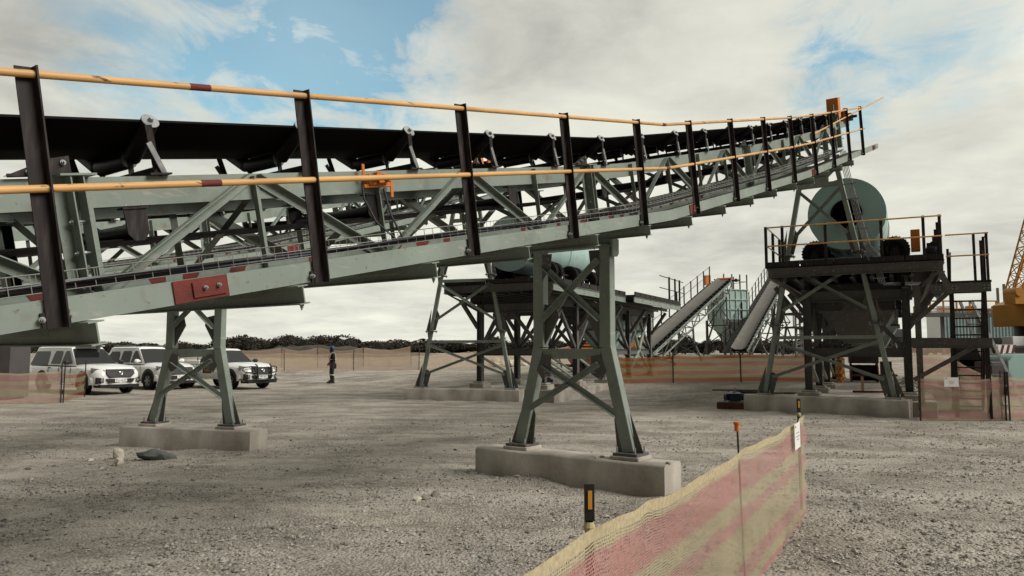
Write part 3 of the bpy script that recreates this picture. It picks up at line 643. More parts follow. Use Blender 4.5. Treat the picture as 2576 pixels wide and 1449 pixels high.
# conduits down the right-hand leg of the tall trestle
m = MB(); X = 12.5
for j in range(5):
    o = -.10-.036*j
    m.tube([(X-.02, -.50+o*.9, 6.9), (X-.05, -.55+o, 6.35), (X-.05, -.80+o, 5.1), (X-.05, -.98+o, 4.35), (X-.05, -1.20+o, 4.05), (X-.05, -1.24+o, 3.6), (X-.03, -1.28+o, 3.40), (X+.1, -1.33+o, 3.36)], .010, 6)
for z, y in ((6.0, -.62), (5.6, -.70), (5.2, -.78), (4.8, -.87), (4.5, -.94), (3.8, -1.23), (3.5, -1.24)): m.box((X-.05, y-.17, z), (.03, .32, .02))
o = thing('conduit_run', 'x', 'conduit', (CON1[0][0], CON1[0][1], 0), CON1[1]); split(m, 'conduit', GALV, o)
m = MB()
for y in (-1.50, -1.72): m.beam((X-.05, y, 3.34), (X+1.35, y-.42, 3.42), rect(.015, .08))
for i in range(22): t_ = i/21; m.box((X-.05+1.4*t_, -1.61-.42*t_, 3.35+.08*t_), (.014, .24, .05), rz=-.29)
m.build('cable_tray', GALV, o); m = MB(); m.beam((X+1.35, -1.9, 3.0), (X+1.35, -1.9, 3.75), rect(.05, .05), (1, 0, 0)); m.build('tray_bracket', GALV, o)
tag(o, 'bundle of galvanised conduits running down the leg of the right tall trestle', 'conduit')

# ------------------------------------------------------------------ drum platforms
PAZ = R(62.5)         # direction of the platforms' length
PF1 = ((-.03, 25.45), G(0, 28)); PF2 = ((9.12, 19.85), 0.)
ROWS = (0, 2.8, 5.6, 8.7, 11.8)
def make_platform(rails):
    T = thing('steel_platform', '', 'platform')
    for r in ROWS:
        for s in (-1, 1):
            m = MB(); m.beam((r, s*1.2, .62), (r, s*1.2, 3.40), ibeam(.19, .19, .014), (0, 1, 0)); c = m.build('column', STEELD, T, sharp=20)
            m = MB(); m.box((r, s*1.2, .61), (.30, .30, .03)); m.build('base_plate', STEELD, c)
    for s in (-1, 1):
        for (z, sec) in ((3.30, ibeam(.15, .30, .014)), (1.62, ibeam(.14, .22, .012))):
            if z < 2:
                for a, b in zip(ROWS[:-1], ROWS[1:]):
                    m = MB(); m.beam((a+.1, s*1.2, z), (b-.1, s*1.2, z), sec); m.build('tie_beam', STEELD, T, sharp=20)
            else:
                m = MB(); m.beam((-.7, s*1.2, z+.1), (12.6, s*1.2, z+.1), sec); m.build('main_beam', STEELD, T, sharp=20)
    for r in ROWS:
        m = MB(); m.beam((r, -1.1, 3.12), (r, 1.1, 3.12), ibeam(.15, .28, .014)); m.build('cross_beam', STEELD, T, sharp=20)
        m = MB(); m.beam((r, -1.1, 1.62), (r, 1.1, 1.62), ibeam(.14, .24, .014)); m.build('cross_beam', STEELD, T, sharp=20)
        for s in (-1, 1):       # inverted V in each cross frame
            m = MB(); m.beam((r-.0, s*1.08, 1.78), (r, s*.10, 2.92), rect(.11, .10), (1, 0, 0)); m.build('brace', STEELD, T)
            m = MB(); m.beam((r, s*1.3, 2.45), (r, s*2.0, 3.42), rect(.12, .12), (1, 0, 0)); m.build('knee_brace', STEELD, T)
        m = MB(); m.prism([(r-.008, -.35, 3.0), (r-.008, .35, 3.0), (r-.008, .22, 2.72), (r-.008, -.22, 2.72)], (.016, 0, 0)); m.build('gusset', STEELD, T)
    for i, (a, b) in enumerate(zip(ROWS[:-1], ROWS[1:])):
        for s in (-1, 1):
            mid = (a+b)/2
            m = MB(); m.beam((a+.1, s*1.2, 1.78), (mid, s*1.2, 3.1), rect(.11, .11), (0, 1, 0)); m.build('brace', STEELD, T)
            m = MB(); m.beam((b-.1, s*1.2, 1.78), (mid, s*1.2, 3.1), rect(.11, .11), (0, 1, 0)); m.build('brace', STEELD, T)
            m = MB(); m.beam((a+.1, s*1.2, 1.45), (b-.4, s*1.2, .75), rect(.07, .07), (0, 1, 0)); m.build('brace', STEEL, T)
    # deck
    wr = 2.03
    for y in np.arange(-1.8, 1.9, .45):
        m = MB(); m.beam((-1.0, y, 3.60), (12.8, y, 3.60), ibeam(.10, .14, .012)); m.build('joist', STEELD, T, sharp=20)
    m = MB(); m.beam((-1.05, -wr, 3.72), (-1.05, wr, 3.72), mirr(chan(.08, .24, .012)), off=(0, -.12)); m.build('edge_beam', STEELD, T, sharp=20)
    for s in (-1, 1):
        m = MB(); m.beam((-1.0, s*wr, 3.70), (6.0, s*wr, 3.70), ibeam(.08, .23, .012)); o = m.build('edge_beam', STEEL, T, sharp=20)
        m = MB(); m.beam((6.02, s*(wr+.35), 3.70), (13.0, s*(wr+.35), 3.70), ibeam(.08, .23, .012)); m.build('edge_beam', STEEL, T, sharp=20)
        b = MB()
        for x in np.arange(-.6, 12.8, 1.1):
            for dx in (-.04, .04):
                for z in (3.66, 3.74): b.cyl((x+dx, s*(wr+(.35 if x > 6 else 0)), z), (x+dx, s*(wr+(.35 if x > 6 else 0)+.02), z), .013, 6)
        b.build('bolt', GALV, o)
        m = MB(); m.prism([(-1.0, s*1.9, 3.55), (.0, s*1.3, 3.0), (.0, s*1.3, 3.12), (-1.0, s*2.0, 3.6)], (0, s*-.08, 0)); m.build('knee_brace', STEELD, T)
    m = MB(); m.box((2.5, 0, 3.86), (7.1, 2*wr+.06, .05)); m.box((9.5, 0, 3.865), (6.98, 2*wr+.80, .05)); m.build('deck_grating', DARKST, T)
    for y0_, x0, x1, n in ((-wr, -1.05, 6, 9), (wr, -1.05, 6, 9), (-wr-.36, 6.05, 13, 10), (wr+.36, 6.05, 13, 10)):
        for i in range(n):
            a = x0+(x1-x0)*i/n; m = MB(); m.box((a+(x1-x0)/n/2, y0_, 3.95), ((x1-x0)/n-.08, .05, .13)); m.build('toe_board', DARKST, T)
    for i in range(5):
        m = MB(); m.box((-1.06, -wr+(i+.5)*2*wr/5, 3.95), (.05, 2*wr/5-.03, .13)); m.build('toe_board', DARKST, T)
    # hopper and chutes slung between the columns
    def hop(x0, x1, w, z0, z1, k, mt):
        m = MB(); cxm = (x0+x1)/2
        t = [(x0, -w, z1), (x1, -w, z1), (x1, w, z1), (x0, w, z1)]; t2 = [(x, y, z0+.55*(z1-z0)) for x, y, z in t]; bt = [(cxm+(x-cxm)*k, y*k, z0) for x, y, z in t]
        m.add(t+t2+bt, [(i, (i+1) % 4, (i+1) % 4+4, i+4) for i in range(4)]+[(i+4, (i+1) % 4+4, (i+1) % 4+8, i+8) for i in range(4)]+[(8, 9, 10, 11), (0, 1, 2, 3)])
        h = m.build('hopper', mt, T); m = MB()
        for z in (z1-.02, z0+.55*(z1-z0)): m.box((cxm, -w-.02, z), (x1-x0+.1, .06, .06)); m.box((cxm, w+.02, z), (x1-x0+.1, .06, .06)); m.box((x0-.02, 0, z), (.06, 2*w, .06)); m.box((x1+.02, 0, z), (.06, 2*w, .06))
        m.build('flange', STEELD, h)
    if rails: hop(.7, 5.4, .95, 1.9, 3.5, .45, STEELD)
    hop(8.0, 11.6, .98, 1.5, 3.45, .35, TEALL)
    # struts of round tube under the deck
    for a, b in (((8.9, -1.2, .8), (10.2, -1.2, 1.7)), ((11.6, -1.2, .8), (10.2, -1.2, 1.7)), ((10.2, -1.2, 1.7), (9.0, -1.2, 3.2)), ((10.2, -1.2, 1.7), (11.4, -1.2, 3.2))):
        m = MB(); m.cyl(a, b, .075, 10); m.build('tube_strut', STEEL, T)
    if rails:
        H = 1.05
        def rail(pts, posts):
            for z in (.55, H):
                m = MB(); m.tube([(x, y, 3.9+z) for x, y in pts], .02, 8); m.build('handrail', YEL, T, sharp=50)
            for x, y in posts:
                m = MB(); m.beam((x, y, 3.85), (x, y, 3.93+H), angle(.07, .07, .008), (1, 0, 0)); m.build('handrail_post', DARKST, T)
        rail([(1.6, wr), (-1.05, wr), (-1.05, -wr), (3.5, -wr), (12.8, -wr)], [(-1.05, wr), (-1.05, wr-.42), (-1.05, .55), (-1.05, -.75), (-1.05, -wr+.35), (-1.05, -wr), (.2, -wr), (1.5, -wr), (2.8, -wr), (4.1, -wr), (.2, wr), (1.5, wr)])
    else:
        for z in (.55, 1.08):
            m = MB(); m.tube([(9.6, -wr-.36, 3.9+z), (13.6, -wr-.36, 3.9+z)], .02, 8); m.build('handrail', DARKST, T)
        for x in (11.2, 12.2, 13.0):
            m = MB(); m.beam((x, -wr-.36, 3.7), (x, -wr-.36, 5.05), angle(.07, .07, .008), (1, 0, 0)); m.build('handrail_post', DARKST, T)
    return T
def place(T, P, z, label=None, group=None, cat=None):
    T.location = (P[0], P[1], z); T.rotation_euler = (0, 0, PAZ)
    return tag(T, label, cat, group)
P2 = place(make_platform(True), PF2[0], 0, 'tall dark steel platform with ochre handrails carrying the right drum', 'steel drum platforms')
P1 = place(make_platform(False), PF1[0], 0, 'tall dark steel platform without front handrail carrying the left drum', 'steel drum platforms')
def make_drum():
    T = thing('rotating_drum', '', 'drum')
    x0, x1, r = .2, 5.7, .985; z = 5.38; pr = []
    prof = [(0, .37), (.10, .37), (0, .37), (0, .40), (0, r-.01), (.012, r)]
    for k in range(1, 5): q = (x1-x0)*k/5; prof += [(q-.008, r), (q, r+.006), (q+.008, r)]
    prof += [(x1-x0-.012, r), (x1-x0, r-.01), (x1-x0, .40), (x1-x0, .40)]
    m = MB(); m.lathe((x0, 0, z), (1, 0, 0), prof[3:], 72); m.build('shell', TEAL, T, sharp=30)
    m = MB(); m.lathe((x0, 0, z), (1, 0, 0), [(-.07, .38), (-.07, .35), (1.6, .35)], 40); m.lathe((x0, 0, z), (1, 0, 0), [(-.07, .38), (.02, .38)], 40); m.build('inlet_collar', BELT, T)
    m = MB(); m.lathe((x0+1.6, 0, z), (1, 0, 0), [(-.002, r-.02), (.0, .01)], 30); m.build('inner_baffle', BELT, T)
    m = MB(); m.lathe((x0+3.1, 0, z), (1, 0, 0), [(-.05, r+.002), (-.05, r+.02), (.05, r+.02), (.05, r+.002)], 64); m.build('riding_ring', TEAL, T)
    return T
D2 = place(make_drum(), (PF2[0][0]-.12, PF2[0][1]+.06), 0, 'big teal drum with dark round mouth lying on tyres on the right platform', 'teal drums on the platforms', 'drum')
D1 = dup(D2, (PF1[0][0]-.12, PF1[0][1]+.06, 0), PAZ, 'big teal drum lying on tyres on the left platform, half hidden by the conveyor')
def wheel_mesh(T, c, ax, r, w, rimr, name='tyre', treads=26, lug=.02, mt=None):
    m = MB(); c = Vector(c); ax = Vector(ax).normalized(); h = w/2
    m.lathe(c, ax, [(-h*.8, rimr), (-h, rimr+.03), (-h*1.02, r*.82), (-h*.86, r*.965), (-h*.5, r), (h*.5, r), (h*.86, r*.965), (h*1.02, r*.82), (h, rimr+.03), (h*.8, rimr)], 32)
    a = ax.cross(Vector((0, 0, 1))).normalized(); b = ax.cross(a)
    for k in range(treads):
        t = 6.2832*k/treads; d = a*math.cos(t)+b*math.sin(t); tg = -a*math.sin(t)+b*math.cos(t)
        for s in (-1, 1):
            p0 = c+d*(r*.985)+ax*(s*h*.92); p1 = c+d*(r+lug)+ax*(s*h*.25)+tg*(.01*s)
            m.beam(c+d*(r*.99)+ax*(s*h*.95), c+d*(r*.99)+ax*(s*h*.12), rect(lug*1.2, lug*2), d)
    ty = m.build(name, RUB, T)
    m = MB(); m.lathe(c, ax, [(-h*.78, rimr+.005), (-h*.80, rimr*.92), (-h*.35, rimr*.86), (-h*.30, rimr*.45), (-h*.55, rimr*.38), (-h*.58, .0)], 28); m.lathe(c, ax, [(h*.78, rimr+.005), (h*.80, rimr*.92), (h*.35, rimr*.86), (h*.30, rimr*.45), (h*.55, rimr*.38), (h*.58, .0)], 28)
    for k in range(6):
        t = 6.2832*k/6; d = a*math.cos(t)+b*math.sin(t)
        for s in (-1, 1): m.cyl(c+d*rimr*.30+ax*(s*h*.5), c+d*rimr*.30+ax*(s*h*.72), .014, 6)
    m.build('rim', mt or DARKST, ty if ty.parent else None)
def make_drive():
    T = thing('drum_tyre_drive', '', 'tyre drive')
    for s in (-1, 1):
        for x in (.85, 1.30, 2.7, 3.15, 4.6, 5.05):
            wheel_mesh(T, (x, s*1.0, 4.40), (1, 0, 0), .36, .26, .17, lug=.018)
        m = MB(); m.cyl((.6, s*1.0, 4.40), (5.3, s*1.0, 4.40), .045, 10); m.build('axle', DARKST, T)
        for x in (.50, 2.0, 3.9, 5.5):
            m = MB(); m.prism([(x-.05, s*1.0-.22, 3.93), (x-.05, s*1.0+.22, 3.93), (x-.05, s*1.0+.06, 4.42), (x-.05, s*1.0-.06, 4.42)], (.10, 0, 0)); m.build('pedestal', DARKST, T)
        m = MB(); m.box((3, s*1.0, 3.915), (5.4, .5, .05)); m.build('bed_frame', STEELD, T)
    m = MB(); m.prism([(1.9+x*.0, 0, 0)]*0 or [(.9, -.45, 3.95), (.9, .45, 3.95), (.9, .28, 4.28), (.9, -.28, 4.28)], (4.2, 0, 0)); m.build('spill_tray', STEELD, T)
    return T
DR2 = place(make_drive(), PF2[0], 0, 'row of black tyres cradling the right drum on its platform', 'tyre drives under the drums', 'tyre drive')
DR1 = dup(DR2, (PF1[0][0], PF1[0][1], 0), PAZ, 'row of black tyres cradling the left drum on its platform')
T = thing('drive_motor', 'orange gearbox box and black round motor beside the right drum tyres', 'motor', (PF2[0][0], PF2[0][1], 0), PAZ)
m = MB(); m.box((.9, -1.50, 4.62), (.30, .22, .58)); m.build('gear_guard', ORG, T, bevel=.01)
m = MB(); m.lathe((.35, -1.85, 4.22), (1, 0, 0), [(0, 0), (0, .12), (.03, .17), (.5, .17), (.53, .10), (.6, .08), (.6, 0)], 24)
for k in range(20): a = 6.2832*k/20; m.beam((.40, -1.85+.175*math.cos(a), 4.22+.175*math.sin(a)), (.82, -1.85+.175*math.cos(a), 4.22+.175*math.sin(a)), rect(.012, .03), (0, math.cos(a), math.sin(a)))
m.box((.6, -1.85, 4.44), (.22, .20, .10)); m.box((.6, -1.85, 3.98), (.5, .34, .14)); m.build('motor_body', BLACKP, T)
# small white warning triangles on the left platform's edge
for i, x in enumerate((.9, 2.9, 3.4)):
    m = MB(); m.prism([(x-.11, -1.52, 3.98), (x+.11, -1.52, 3.98), (x, -1.52, 4.22)], (0, .01, 0)); o = m.build('warning_triangle', SIGNW, None)
    o.location = (PF1[0][0], PF1[0][1], 0); o.rotation_euler = (0, 0, PAZ); tag(o, ['white triangle plate nearest the corner of the left platform', 'middle white triangle plate beside the drum tyres', 'white triangle plate farthest along the left platform'][i], 'warning sign', 'white triangle plates beside the left drum')
def make_slab(lbl, P, seed):
    T = thing('concrete_slab', lbl, 'concrete slab', (P[0], P[1], 0), PAZ, 'concrete slabs under the platforms')
    m = MB(); m.box((6.0, 0, .10), (12.9, 3.6, .60)); m.build('slab_top', CONC, T, bevel=.02)
    for r in ROWS:
        for s in (-1, 1):
            m = MB(); m.box((r, s*1.2, .47), (.56, .56, .17)); m.box((r, s*1.2, .58), (.38, .38, .06)); m.build('pedestal', CONC, T, bevel=.02)
    return T
SB2 = make_slab('broad concrete slab with square pedestals under the right platform', PF2[0], 2)
SB1 = make_slab('broad concrete slab with square pedestals under the left platform', PF1[0], 4)

# side landing with stair at the right platform
T = thing('access_stair', 'dark open-tread steel stair and small landing on the right side of the right platform', 'stair', (PF2[0][0], PF2[0][1], 0), PAZ)
yl, yr = -2.0, -2.98
m = MB(); m.box((-.2, (yl+yr)/2, 3.32), (1.5, 1.05, .05)); m.build('landing_grating', DARKST, T)
m = MB(); m.beam((-.95, yl+.25, 3.18), (-.95, yr-.02, 3.18), mirr(chan(.07, .22, .01)), off=(0, -.11)); o = m.build('edge_beam', STEELD, T)
m = MB(); [m.cyl((-1.0, y+dy, 3.18+dz), (-.94, y+dy, 3.18+dz), .016, 6) for y in (-1.9, -2.25, -2.9) for dy in (-.04, .04) for dz in (-.03, .04)]; m.build('bolt', GALV, o)
for z in (.6, 1.12):
    m = MB(); m.tube([(-.95, -2.1, 3.35+z), (-.95, yr, 3.35+z), (.6, yr, 3.35+z)], .018, 8); m.build('handrail', YEL, T)
for x, y in ((-.95, -2.72), (-.95, yr), (-.2, yr), (.5, yr), (-.4, -2.2)):
    m = MB(); m.beam((x, y, 3.3), (x, y, 4.48 if y < -2.5 else 4.2), angle(.06, .06, .008), (1, 0, 0)); m.build('handrail_post', DARKST, T)
m = MB(); m.beam((-1.0, -1.9, 3.75), (-.95, -2.18, 3.05), rect(.14, .03), (1, 0, 0)); m.build('hanger', STEELD, T)
# flight: strings and treads going down away from the camera
for y in (-2.22, -2.90):
    m = MB(); m.beam((-.45, y, 3.25), (1.5, y, .10), rect(.05, .17)); m.build('string', DARKST, T)
    m = MB(); m.beam((-.55, y+.02, .05), (-.55, y+.02, 3.2), rect(.10, .10), (1, 0, 0)); m.build('stair_post', DARKST, T)
    m = MB(); m.tube([(-.45, y, 4.1), (1.5, y, 1.0), (1.5, y, .1)], .018, 8); m.build('handrail', DARKST, T)
for i in range(15):
    t = (i+.5)/15; m = MB(); m.box((1.5-1.95*t, -2.56, .10+3.1*t), (.20, .64, .03)); m.build('tread', DARKST, T)
m = MB(); m.beam((-.8, -1.3, 1.85), (-.8, -2.98, 1.85), chan(.07, .24, .01), off=(0, -.12)); m.build('tie_beam', STEELD, T)
m = MB(); m.beam((-.75, -1.3, .95), (-.75, -2.6, 1.75), rect(.10, .13), (1, 0, 0)); m.build('brace', STEELD, T)
m = MB(); m.beam((-.7, -1.35, 2.35), (-.7, -2.2, 3.15), rect(.10, .13), (1, 0, 0)); m.build('brace', STEELD, T)
m = MB(); m.beam((-.6, -1.45, .2), (-.6, -1.45, 3.3), rect(.14, .14), (1, 0, 0)); m.build('stair_post', STEELD, T)
# leaning aluminium ladder
T = thing('ladder', 'aluminium extension ladder leaning between the right platform and its stair', 'ladder', (12.35, 19.9, 0), 0)
for s in (-1, 1):
    m = MB(); m.beam((s*.09+.95, -.35*s, .02), (s*.09-.25, -.35*s*.3, 3.0), rect(.03, .075), (1, 0, 0)); m.build('rail', GALV, T)
for i in range(10):
    t = (i+.7)/11; m = MB(); cxx = .95-1.2*t; w = 1-.7*t
    m.cyl((cxx-.09, .35*w, .02+2.98*t), (cxx+.09, -.35*w, .02+2.98*t), .016, 8); m.build('rung', GALV, T)

# ------------------------------------------------------------------ vehicles
def loft(m, secs, cap=True):
    n = len(secs[0]); m.add([v for s in secs for v in s], [(i*n+k, i*n+(k+1) % n, (i+1)*n+(k+1) % n, (i+1)*n+k) for i in range(len(secs)-1) for k in range(n)]+([tuple(range(n)), tuple(range((len(secs)-1)*n, len(secs)*n))] if cap else []))
def make_car(name, label, loc, rz, L, wb, H, kind):
    """x forward, y left; origin on the ground under the middle of the body"""
    T = thing(name, label, 'SUV' if kind == 'suv' else 'pickup truck', loc, rz, 'white vehicles parked in a row')
    fx, rx = L*.5, -L*.5; axf = fx-.98; axr = axf-wb; hw = .915; zs = 1.08
    # lower body: stations (x, z_bottom, z_shoulder, z_top, half width)
    st = [(rx, .62, .98, 1.06, hw*.90), (rx+.05, .50, 1.02, 1.12, hw*.96), (rx+.5, .46, 1.05, 1.15, hw), (-.6, .42, 1.03, 1.13, hw), (.75, .42, 1.01, 1.12, hw),
          (axf-.35, .42, 1.0, 1.16, hw), (axf, .44, .98, 1.15, hw), (fx-.50, .40, .94, 1.10, hw*.985), (fx-.22, .36, .88, 1.03, hw*.93), (fx-.08, .36, .82, .96, hw*.84), (fx, .38, .74, .80, hw*.74)]
    secs = []
    for x, zb_, zs_, zt, w in st:
        zm = (zb_+zs_)/2
        h = [(w*.93, zb_), (w*.99, zb_+.10), (w, zm), (w*.985, zs_-.03), (w*.94, zs_+.01), (w*.80, zt-.02), (w*.45, zt), (0, zt+.01)]
        secs.append([(x, y, z) for y, z in h]+[(x, -y, z) for y, z in h[::-1][1:]])
    m = MB(); loft(m, secs); B = m.build('body', WHITE, T, sharp=45)
    # greenhouse
    if kind == 'suv': c0, c1, r0, r1 = rx+.05, .98, rx+.40, .12
    elif kind == 'canopy': c0, c1, r0, r1 = rx+.05, 1.02, rx+.28, .18
    else: c0, c1, r0, r1 = -.75, 1.02, -.62, .22
    hb, hr = hw*.93, hw*.70; zb0 = 1.08; zr = H-.02
    def gsec(x, w, z): return [(x, -w, z), (x, w, z)]
    m = MB(); K = 9; vs = []; 
    # grid over roof: base ring -> roof ring (x along, rounded)
    xsr = [r0, r0+.12, r0+.6, (r0+r1)/2, r1-.6, r1-.12, r1]
    def side(s):
        out = []
        for j, (f, zf) in enumerate(((0, 0), (.86, .84), (.95, .95))):
            w = hb+(hr-hb)*f; z = zb0+(zr-zb0)*zf
            xa = c0+(r0-c0)*f; xb = c1+(r1-c1)*f
            out.append([(xa+(xb-xa)*i/(K-1), s*(w if 0 < i < K-1 else w*.94), z+.015*math.sin(math.pi*i/(K-1))) for i in range(K)])
        return out
    Lf, Rt = side(1), side(-1); mid = [[(x, y*.80, H-.012*(abs(i-4)/4)**2) for i, (x, y, z) in enumerate(Lf[2])], [(x, 0, H+.012-.015*(abs(i-4)/4)**2) for i, (x, y, z) in enumerate(Lf[2])], [(x, y*.80, H-.012*(abs(i-4)/4)**2) for i, (x, y, z) in enumerate(Rt[2])]]
    rows = Lf+mid+Rt[::-1]; n = K
    m.add([v for r in rows for v in r], [(i*n+k, i*n+k+1, (i+1)*n+k+1, (i+1)*n+k) for i in range(len(rows)-1) for k in range(n-1)]+[tuple(i*n for i in range(len(rows))), tuple(i*n+n-1 for i in range(len(rows)))])
    cab = m.build('cabin', WHITE, T, sharp=40)
    def sp_(s, x, f): w = hb+(hr-hb)*f*1.0; return Vector((x, s*(w+.012), zb0+(zr-zb0)*f*.977))
    def edge(x0, x1, f): return x0+(x1-x0)*f
    def win(nm, xa0, xa1, xb0, xb1, f0=.10, f1=.80, par=None):
        for s in (-1, 1):
            q = MB(); p = [sp_(s, xa0, f0), sp_(s, xb0, f0), sp_(s, xb1-.04, f1-.12), sp_(s, xb1-.12, f1), sp_(s, xa1+.05, f1), sp_(s, xa1, f1-.12)]
            q.prism(p, (0, s*.006, 0)); q.build(nm, GLASS, par or cab)
    def doorgap(x, z0=.50, z1=1.05):
        for s in (-1, 1):
            q = MB(); q.box((x, s*(hw-.002), (z0+z1)/2), (.012, .012, z1-z0)); q.build('door_seam', BLACKP, B)
    if kind == 'canopy':
        win('side_window', -.05, .0, .84, .40); win('side_window', -.86, -.80, -.14, -.14); win('canopy_window', rx+.18, rx+.34, -1.08, -1.12, .02, .78)
        for x in (-.10, .80, -.92): doorgap(x)
        m = MB(); m.box((-.15, 0, H+.018), (1.6, .95, .03)); m.build('roof_ridge', WHITE, cab, bevel=.01)
    elif kind == 'suv':
        win('side_window', -.05, .0, .82, .36); win('side_window', -.92, -.88, -.14, -.14); win('side_window', rx+.28, rx+.55, -1.02, -1.05, .12, .76)
        for x in (-.10, .82, -.95): doorgap(x)
        for s in (-1, 1):
            q = MB(); q.tube([(rx+.6, s*.66, H-.01), (rx+.65, s*.66, H+.035), (.0, s*.66, H+.035), (.05, s*.66, H-.02)], .015, 8); q.build('roof_rail', GALV, cab)
    else:
        win('side_window', -.62, -.50, .84, .42); doorgap(.82); doorgap(-.72)
        m = MB()          # open load bed
        for s in (-1, 1): m.box((rx+1.05, s*(hw-.06), 1.15), (1.95, .07, .16))
        m.box((rx+.05, 0, 1.12), (.06, 1.7, .2)); m.build('load_bed_rail', WHITE, T, bevel=.01)
        m = MB(); m.box((rx+1.05, 0, 1.16), (1.9, 1.6, .02)); m.build('load_cover', BLACKP, T)
        for s in (-1, 1):
            q = MB(); q.tube([(rx+.3, s*.75, 1.2), (rx+.3, s*.75, 1.36), (-.9, s*.75, 1.42), (-.9, s*.75, 1.2)], .022, 8); q.build('load_rail', BLACKP, T)
        m = MB(); m.cyl((-.1, -.35, H), (-.1, -.35, H+.07), .05, 12); m.build('beacon', ORGD, cab)
        for s in (-1,):
            m = MB(); m.box((.05, s*(hw+.004), .80), (.62, .006, .26)); pn = m.build('door_sticker', BLACKP, B); text_mesh('TEKC', .17, AMB, 'lettering', pn, (.05, s*(hw+.010), .80), (math.pi/2, 0, 0))
            m = MB(); m.box((.98, s*(hw*.985+.006), 1.0), (.20, .006, .11)); pn = m.build('number_sticker', mat('yellow_sticker', (.6, .52, .12), .5), B); text_mesh('U85', .09, TXT, 'lettering', pn, (.98, s*(hw*.985+.012), 1.0), (math.pi/2, 0, 0))
    # windscreen, rear glass
    m = MB(); w0, w1 = hb*.93, hr*.92; xb = lambda f: c1+(r1-c1)*f+.014
    zf = lambda f: zb0+(zr-zb0)*f
    m.prism([(xb(.04)+.01, -w0, zf(.04)), (xb(.04)+.03, 0, zf(.03)), (xb(.04)+.01, w0, zf(.04)), (xb(.88), w1, zf(.885)), (xb(.88)+.01, 0, zf(.905)), (xb(.88), -w1, zf(.885))], (.006, 0, .004)); ws = m.build('windscreen', GLASS, cab)
    q = MB(); q.box((xb(.8)+.02, -w1*.85, zf(.76)), (.01, .10, .05), ry=-.6); q.build('licence_disc', SIGNW, ws)
    for s in (-1, 1):
        q = MB(); q.tube([(xb(.05)+.04, s*.35-.1, zf(.05)), (xb(.14)+.03, s*.35+.35*.6, zf(.09))], .008, 6); q.build('wiper', BLACKP, ws)
        # mirrors, handles
        q = MB(); q.lathe((.80, s*(hw-.02), 1.22), (0, s, 0), [(0, .03), (.06, .05), (.10, .085), (.22, .09), (.27, .05), (.27, 0)], 14); q.build('mirror', WHITE if kind == 'suv' else BLACKP, T)
        for x in ((.12, -.78) if kind != 'single' else (-.5,)): q = MB(); q.box((x, s*(hw+.012), 1.0), (.17, .03, .035)); q.build('door_handle', WHITE if kind == 'suv' else BLACKP, B, bevel=.008)
        # wheel arches + wheels
        for ax_ in (axf, axr):
            q = MB(); a0 = [(ax_+.47*math.cos(R(a)), s*(hw-.04), .40+.50*math.sin(R(a))) for a in range(-15, 196, 15)]
            q.prism(a0, (0, s*.043, 0)); q.build('wheel_arch', BLACKP, B)
            if kind == 'suv':
                pass
            r = .385
            wheel_mesh(T, (ax_, s*(hw-.10), r), (0, 1, 0), r, .26, .225, 'wheel', 30, .006, GALV)
            q = MB()
            for k in range(6):
                a = 6.2832*k/6; q.beam((ax_+.04*math.cos(a), s*(hw+.02), r+.04*math.sin(a)), (ax_+.215*math.cos(a), s*(hw+.012), r+.215*math.sin(a)), rect(.055, .02), (0, 1, 0))
            q.cyl((ax_, s*(hw+.0), r), (ax_, s*(hw+.035), r), .05, 12); q.build('spokes', GALV, T.children[-1])
        # lamps
        q = MB(); y0, y1 = s*hw*.62, s*hw*.965; xf = lambda y: fx-.03-.42*max(0, (abs(y)/hw-.35))**1.6
        pts = [(xf(y0)+.0, y0, .82), (xf(y0)+.0, y0, .93), (xf(y1)-.22, y1, 1.00), (xf(y1)-.14, y1*1.0, .86)]
        if kind == 'suv': pts = [(xf(y0), y0, .84), (xf(y0), y0, .92), (xf(y1)-.24, y1, .99), (xf(y1)-.16, y1, .90)]
        q.prism(pts, (.045, s*.01, 0)); q.build('headlamp', LAMP, T, bevel=.006)
        q = MB(); p2 = [(xf(y0)+.01, y0, .805), (xf(y0)+.0, y0, .945), (xf(y1)-.24, y1, 1.015), (xf(y1)-.15, y1*1.0, .845)]; q.prism(p2, (.035, s*.008, 0)); q.build('lamp_surround', BLACKP, T, bevel=.006)
        q = MB(); yf = s*hw*.70; q.prism([(fx-.12, yf-.02*s, .46), (fx-.12, yf-.02*s, .64), (fx-.22, yf+.19*s, .66), (fx-.22, yf+.19*s, .42)], (.14, 0, 0)); fo = q.build('fog_lamp_recess', BLACKP, T, bevel=.005)
        q = MB(); q.cyl((fx-.05, yf+.05*s, .55), (fx+.02, yf+.05*s, .55), .05, 14); q.build('fog_lamp', LAMP, fo)
    # front bumper bar
    m = MB(); K = 13; secs = []
    for i in range(K):
        y = hw*1.0*(i/(K-1)*2-1); x = fx+.055-.42*(abs(y)/hw)**2.6; e = .0
        secs.append([(x-.14, y, .37), (x-.01, y, .38), (x+.03, y, .46), (x+.02, y, .60), (x-.03, y, .64), (x-.16, y, .66)])
    loft(m, secs); m.build('bumper', WHITE, T, sharp=50)
    m = MB(); m.prism([(fx+.035, -.46, .455), (fx+.035, .46, .455), (fx+.02, .56, .61), (fx+.02, -.56, .61)], (.05, 0, 0)); m.build('lower_grille', BLACKP, T, bevel=.008)
    m = MB(); m.box((fx-.2, 0, .33), (.5, 1.5, .12)); m.build('skid_plate', BLACKP, T)
    m = MB(); m.prism([(fx+.0, -.42, .665), (fx+.0, .42, .665), (fx-.03, .56, .80), (fx-.10, .52, .965), (fx-.10, -.52, .965), (fx-.03, -.56, .80)], (.075, 0, 0)); g = m.build('grille', BLACKP, T, bevel=.012)
    m = MB()
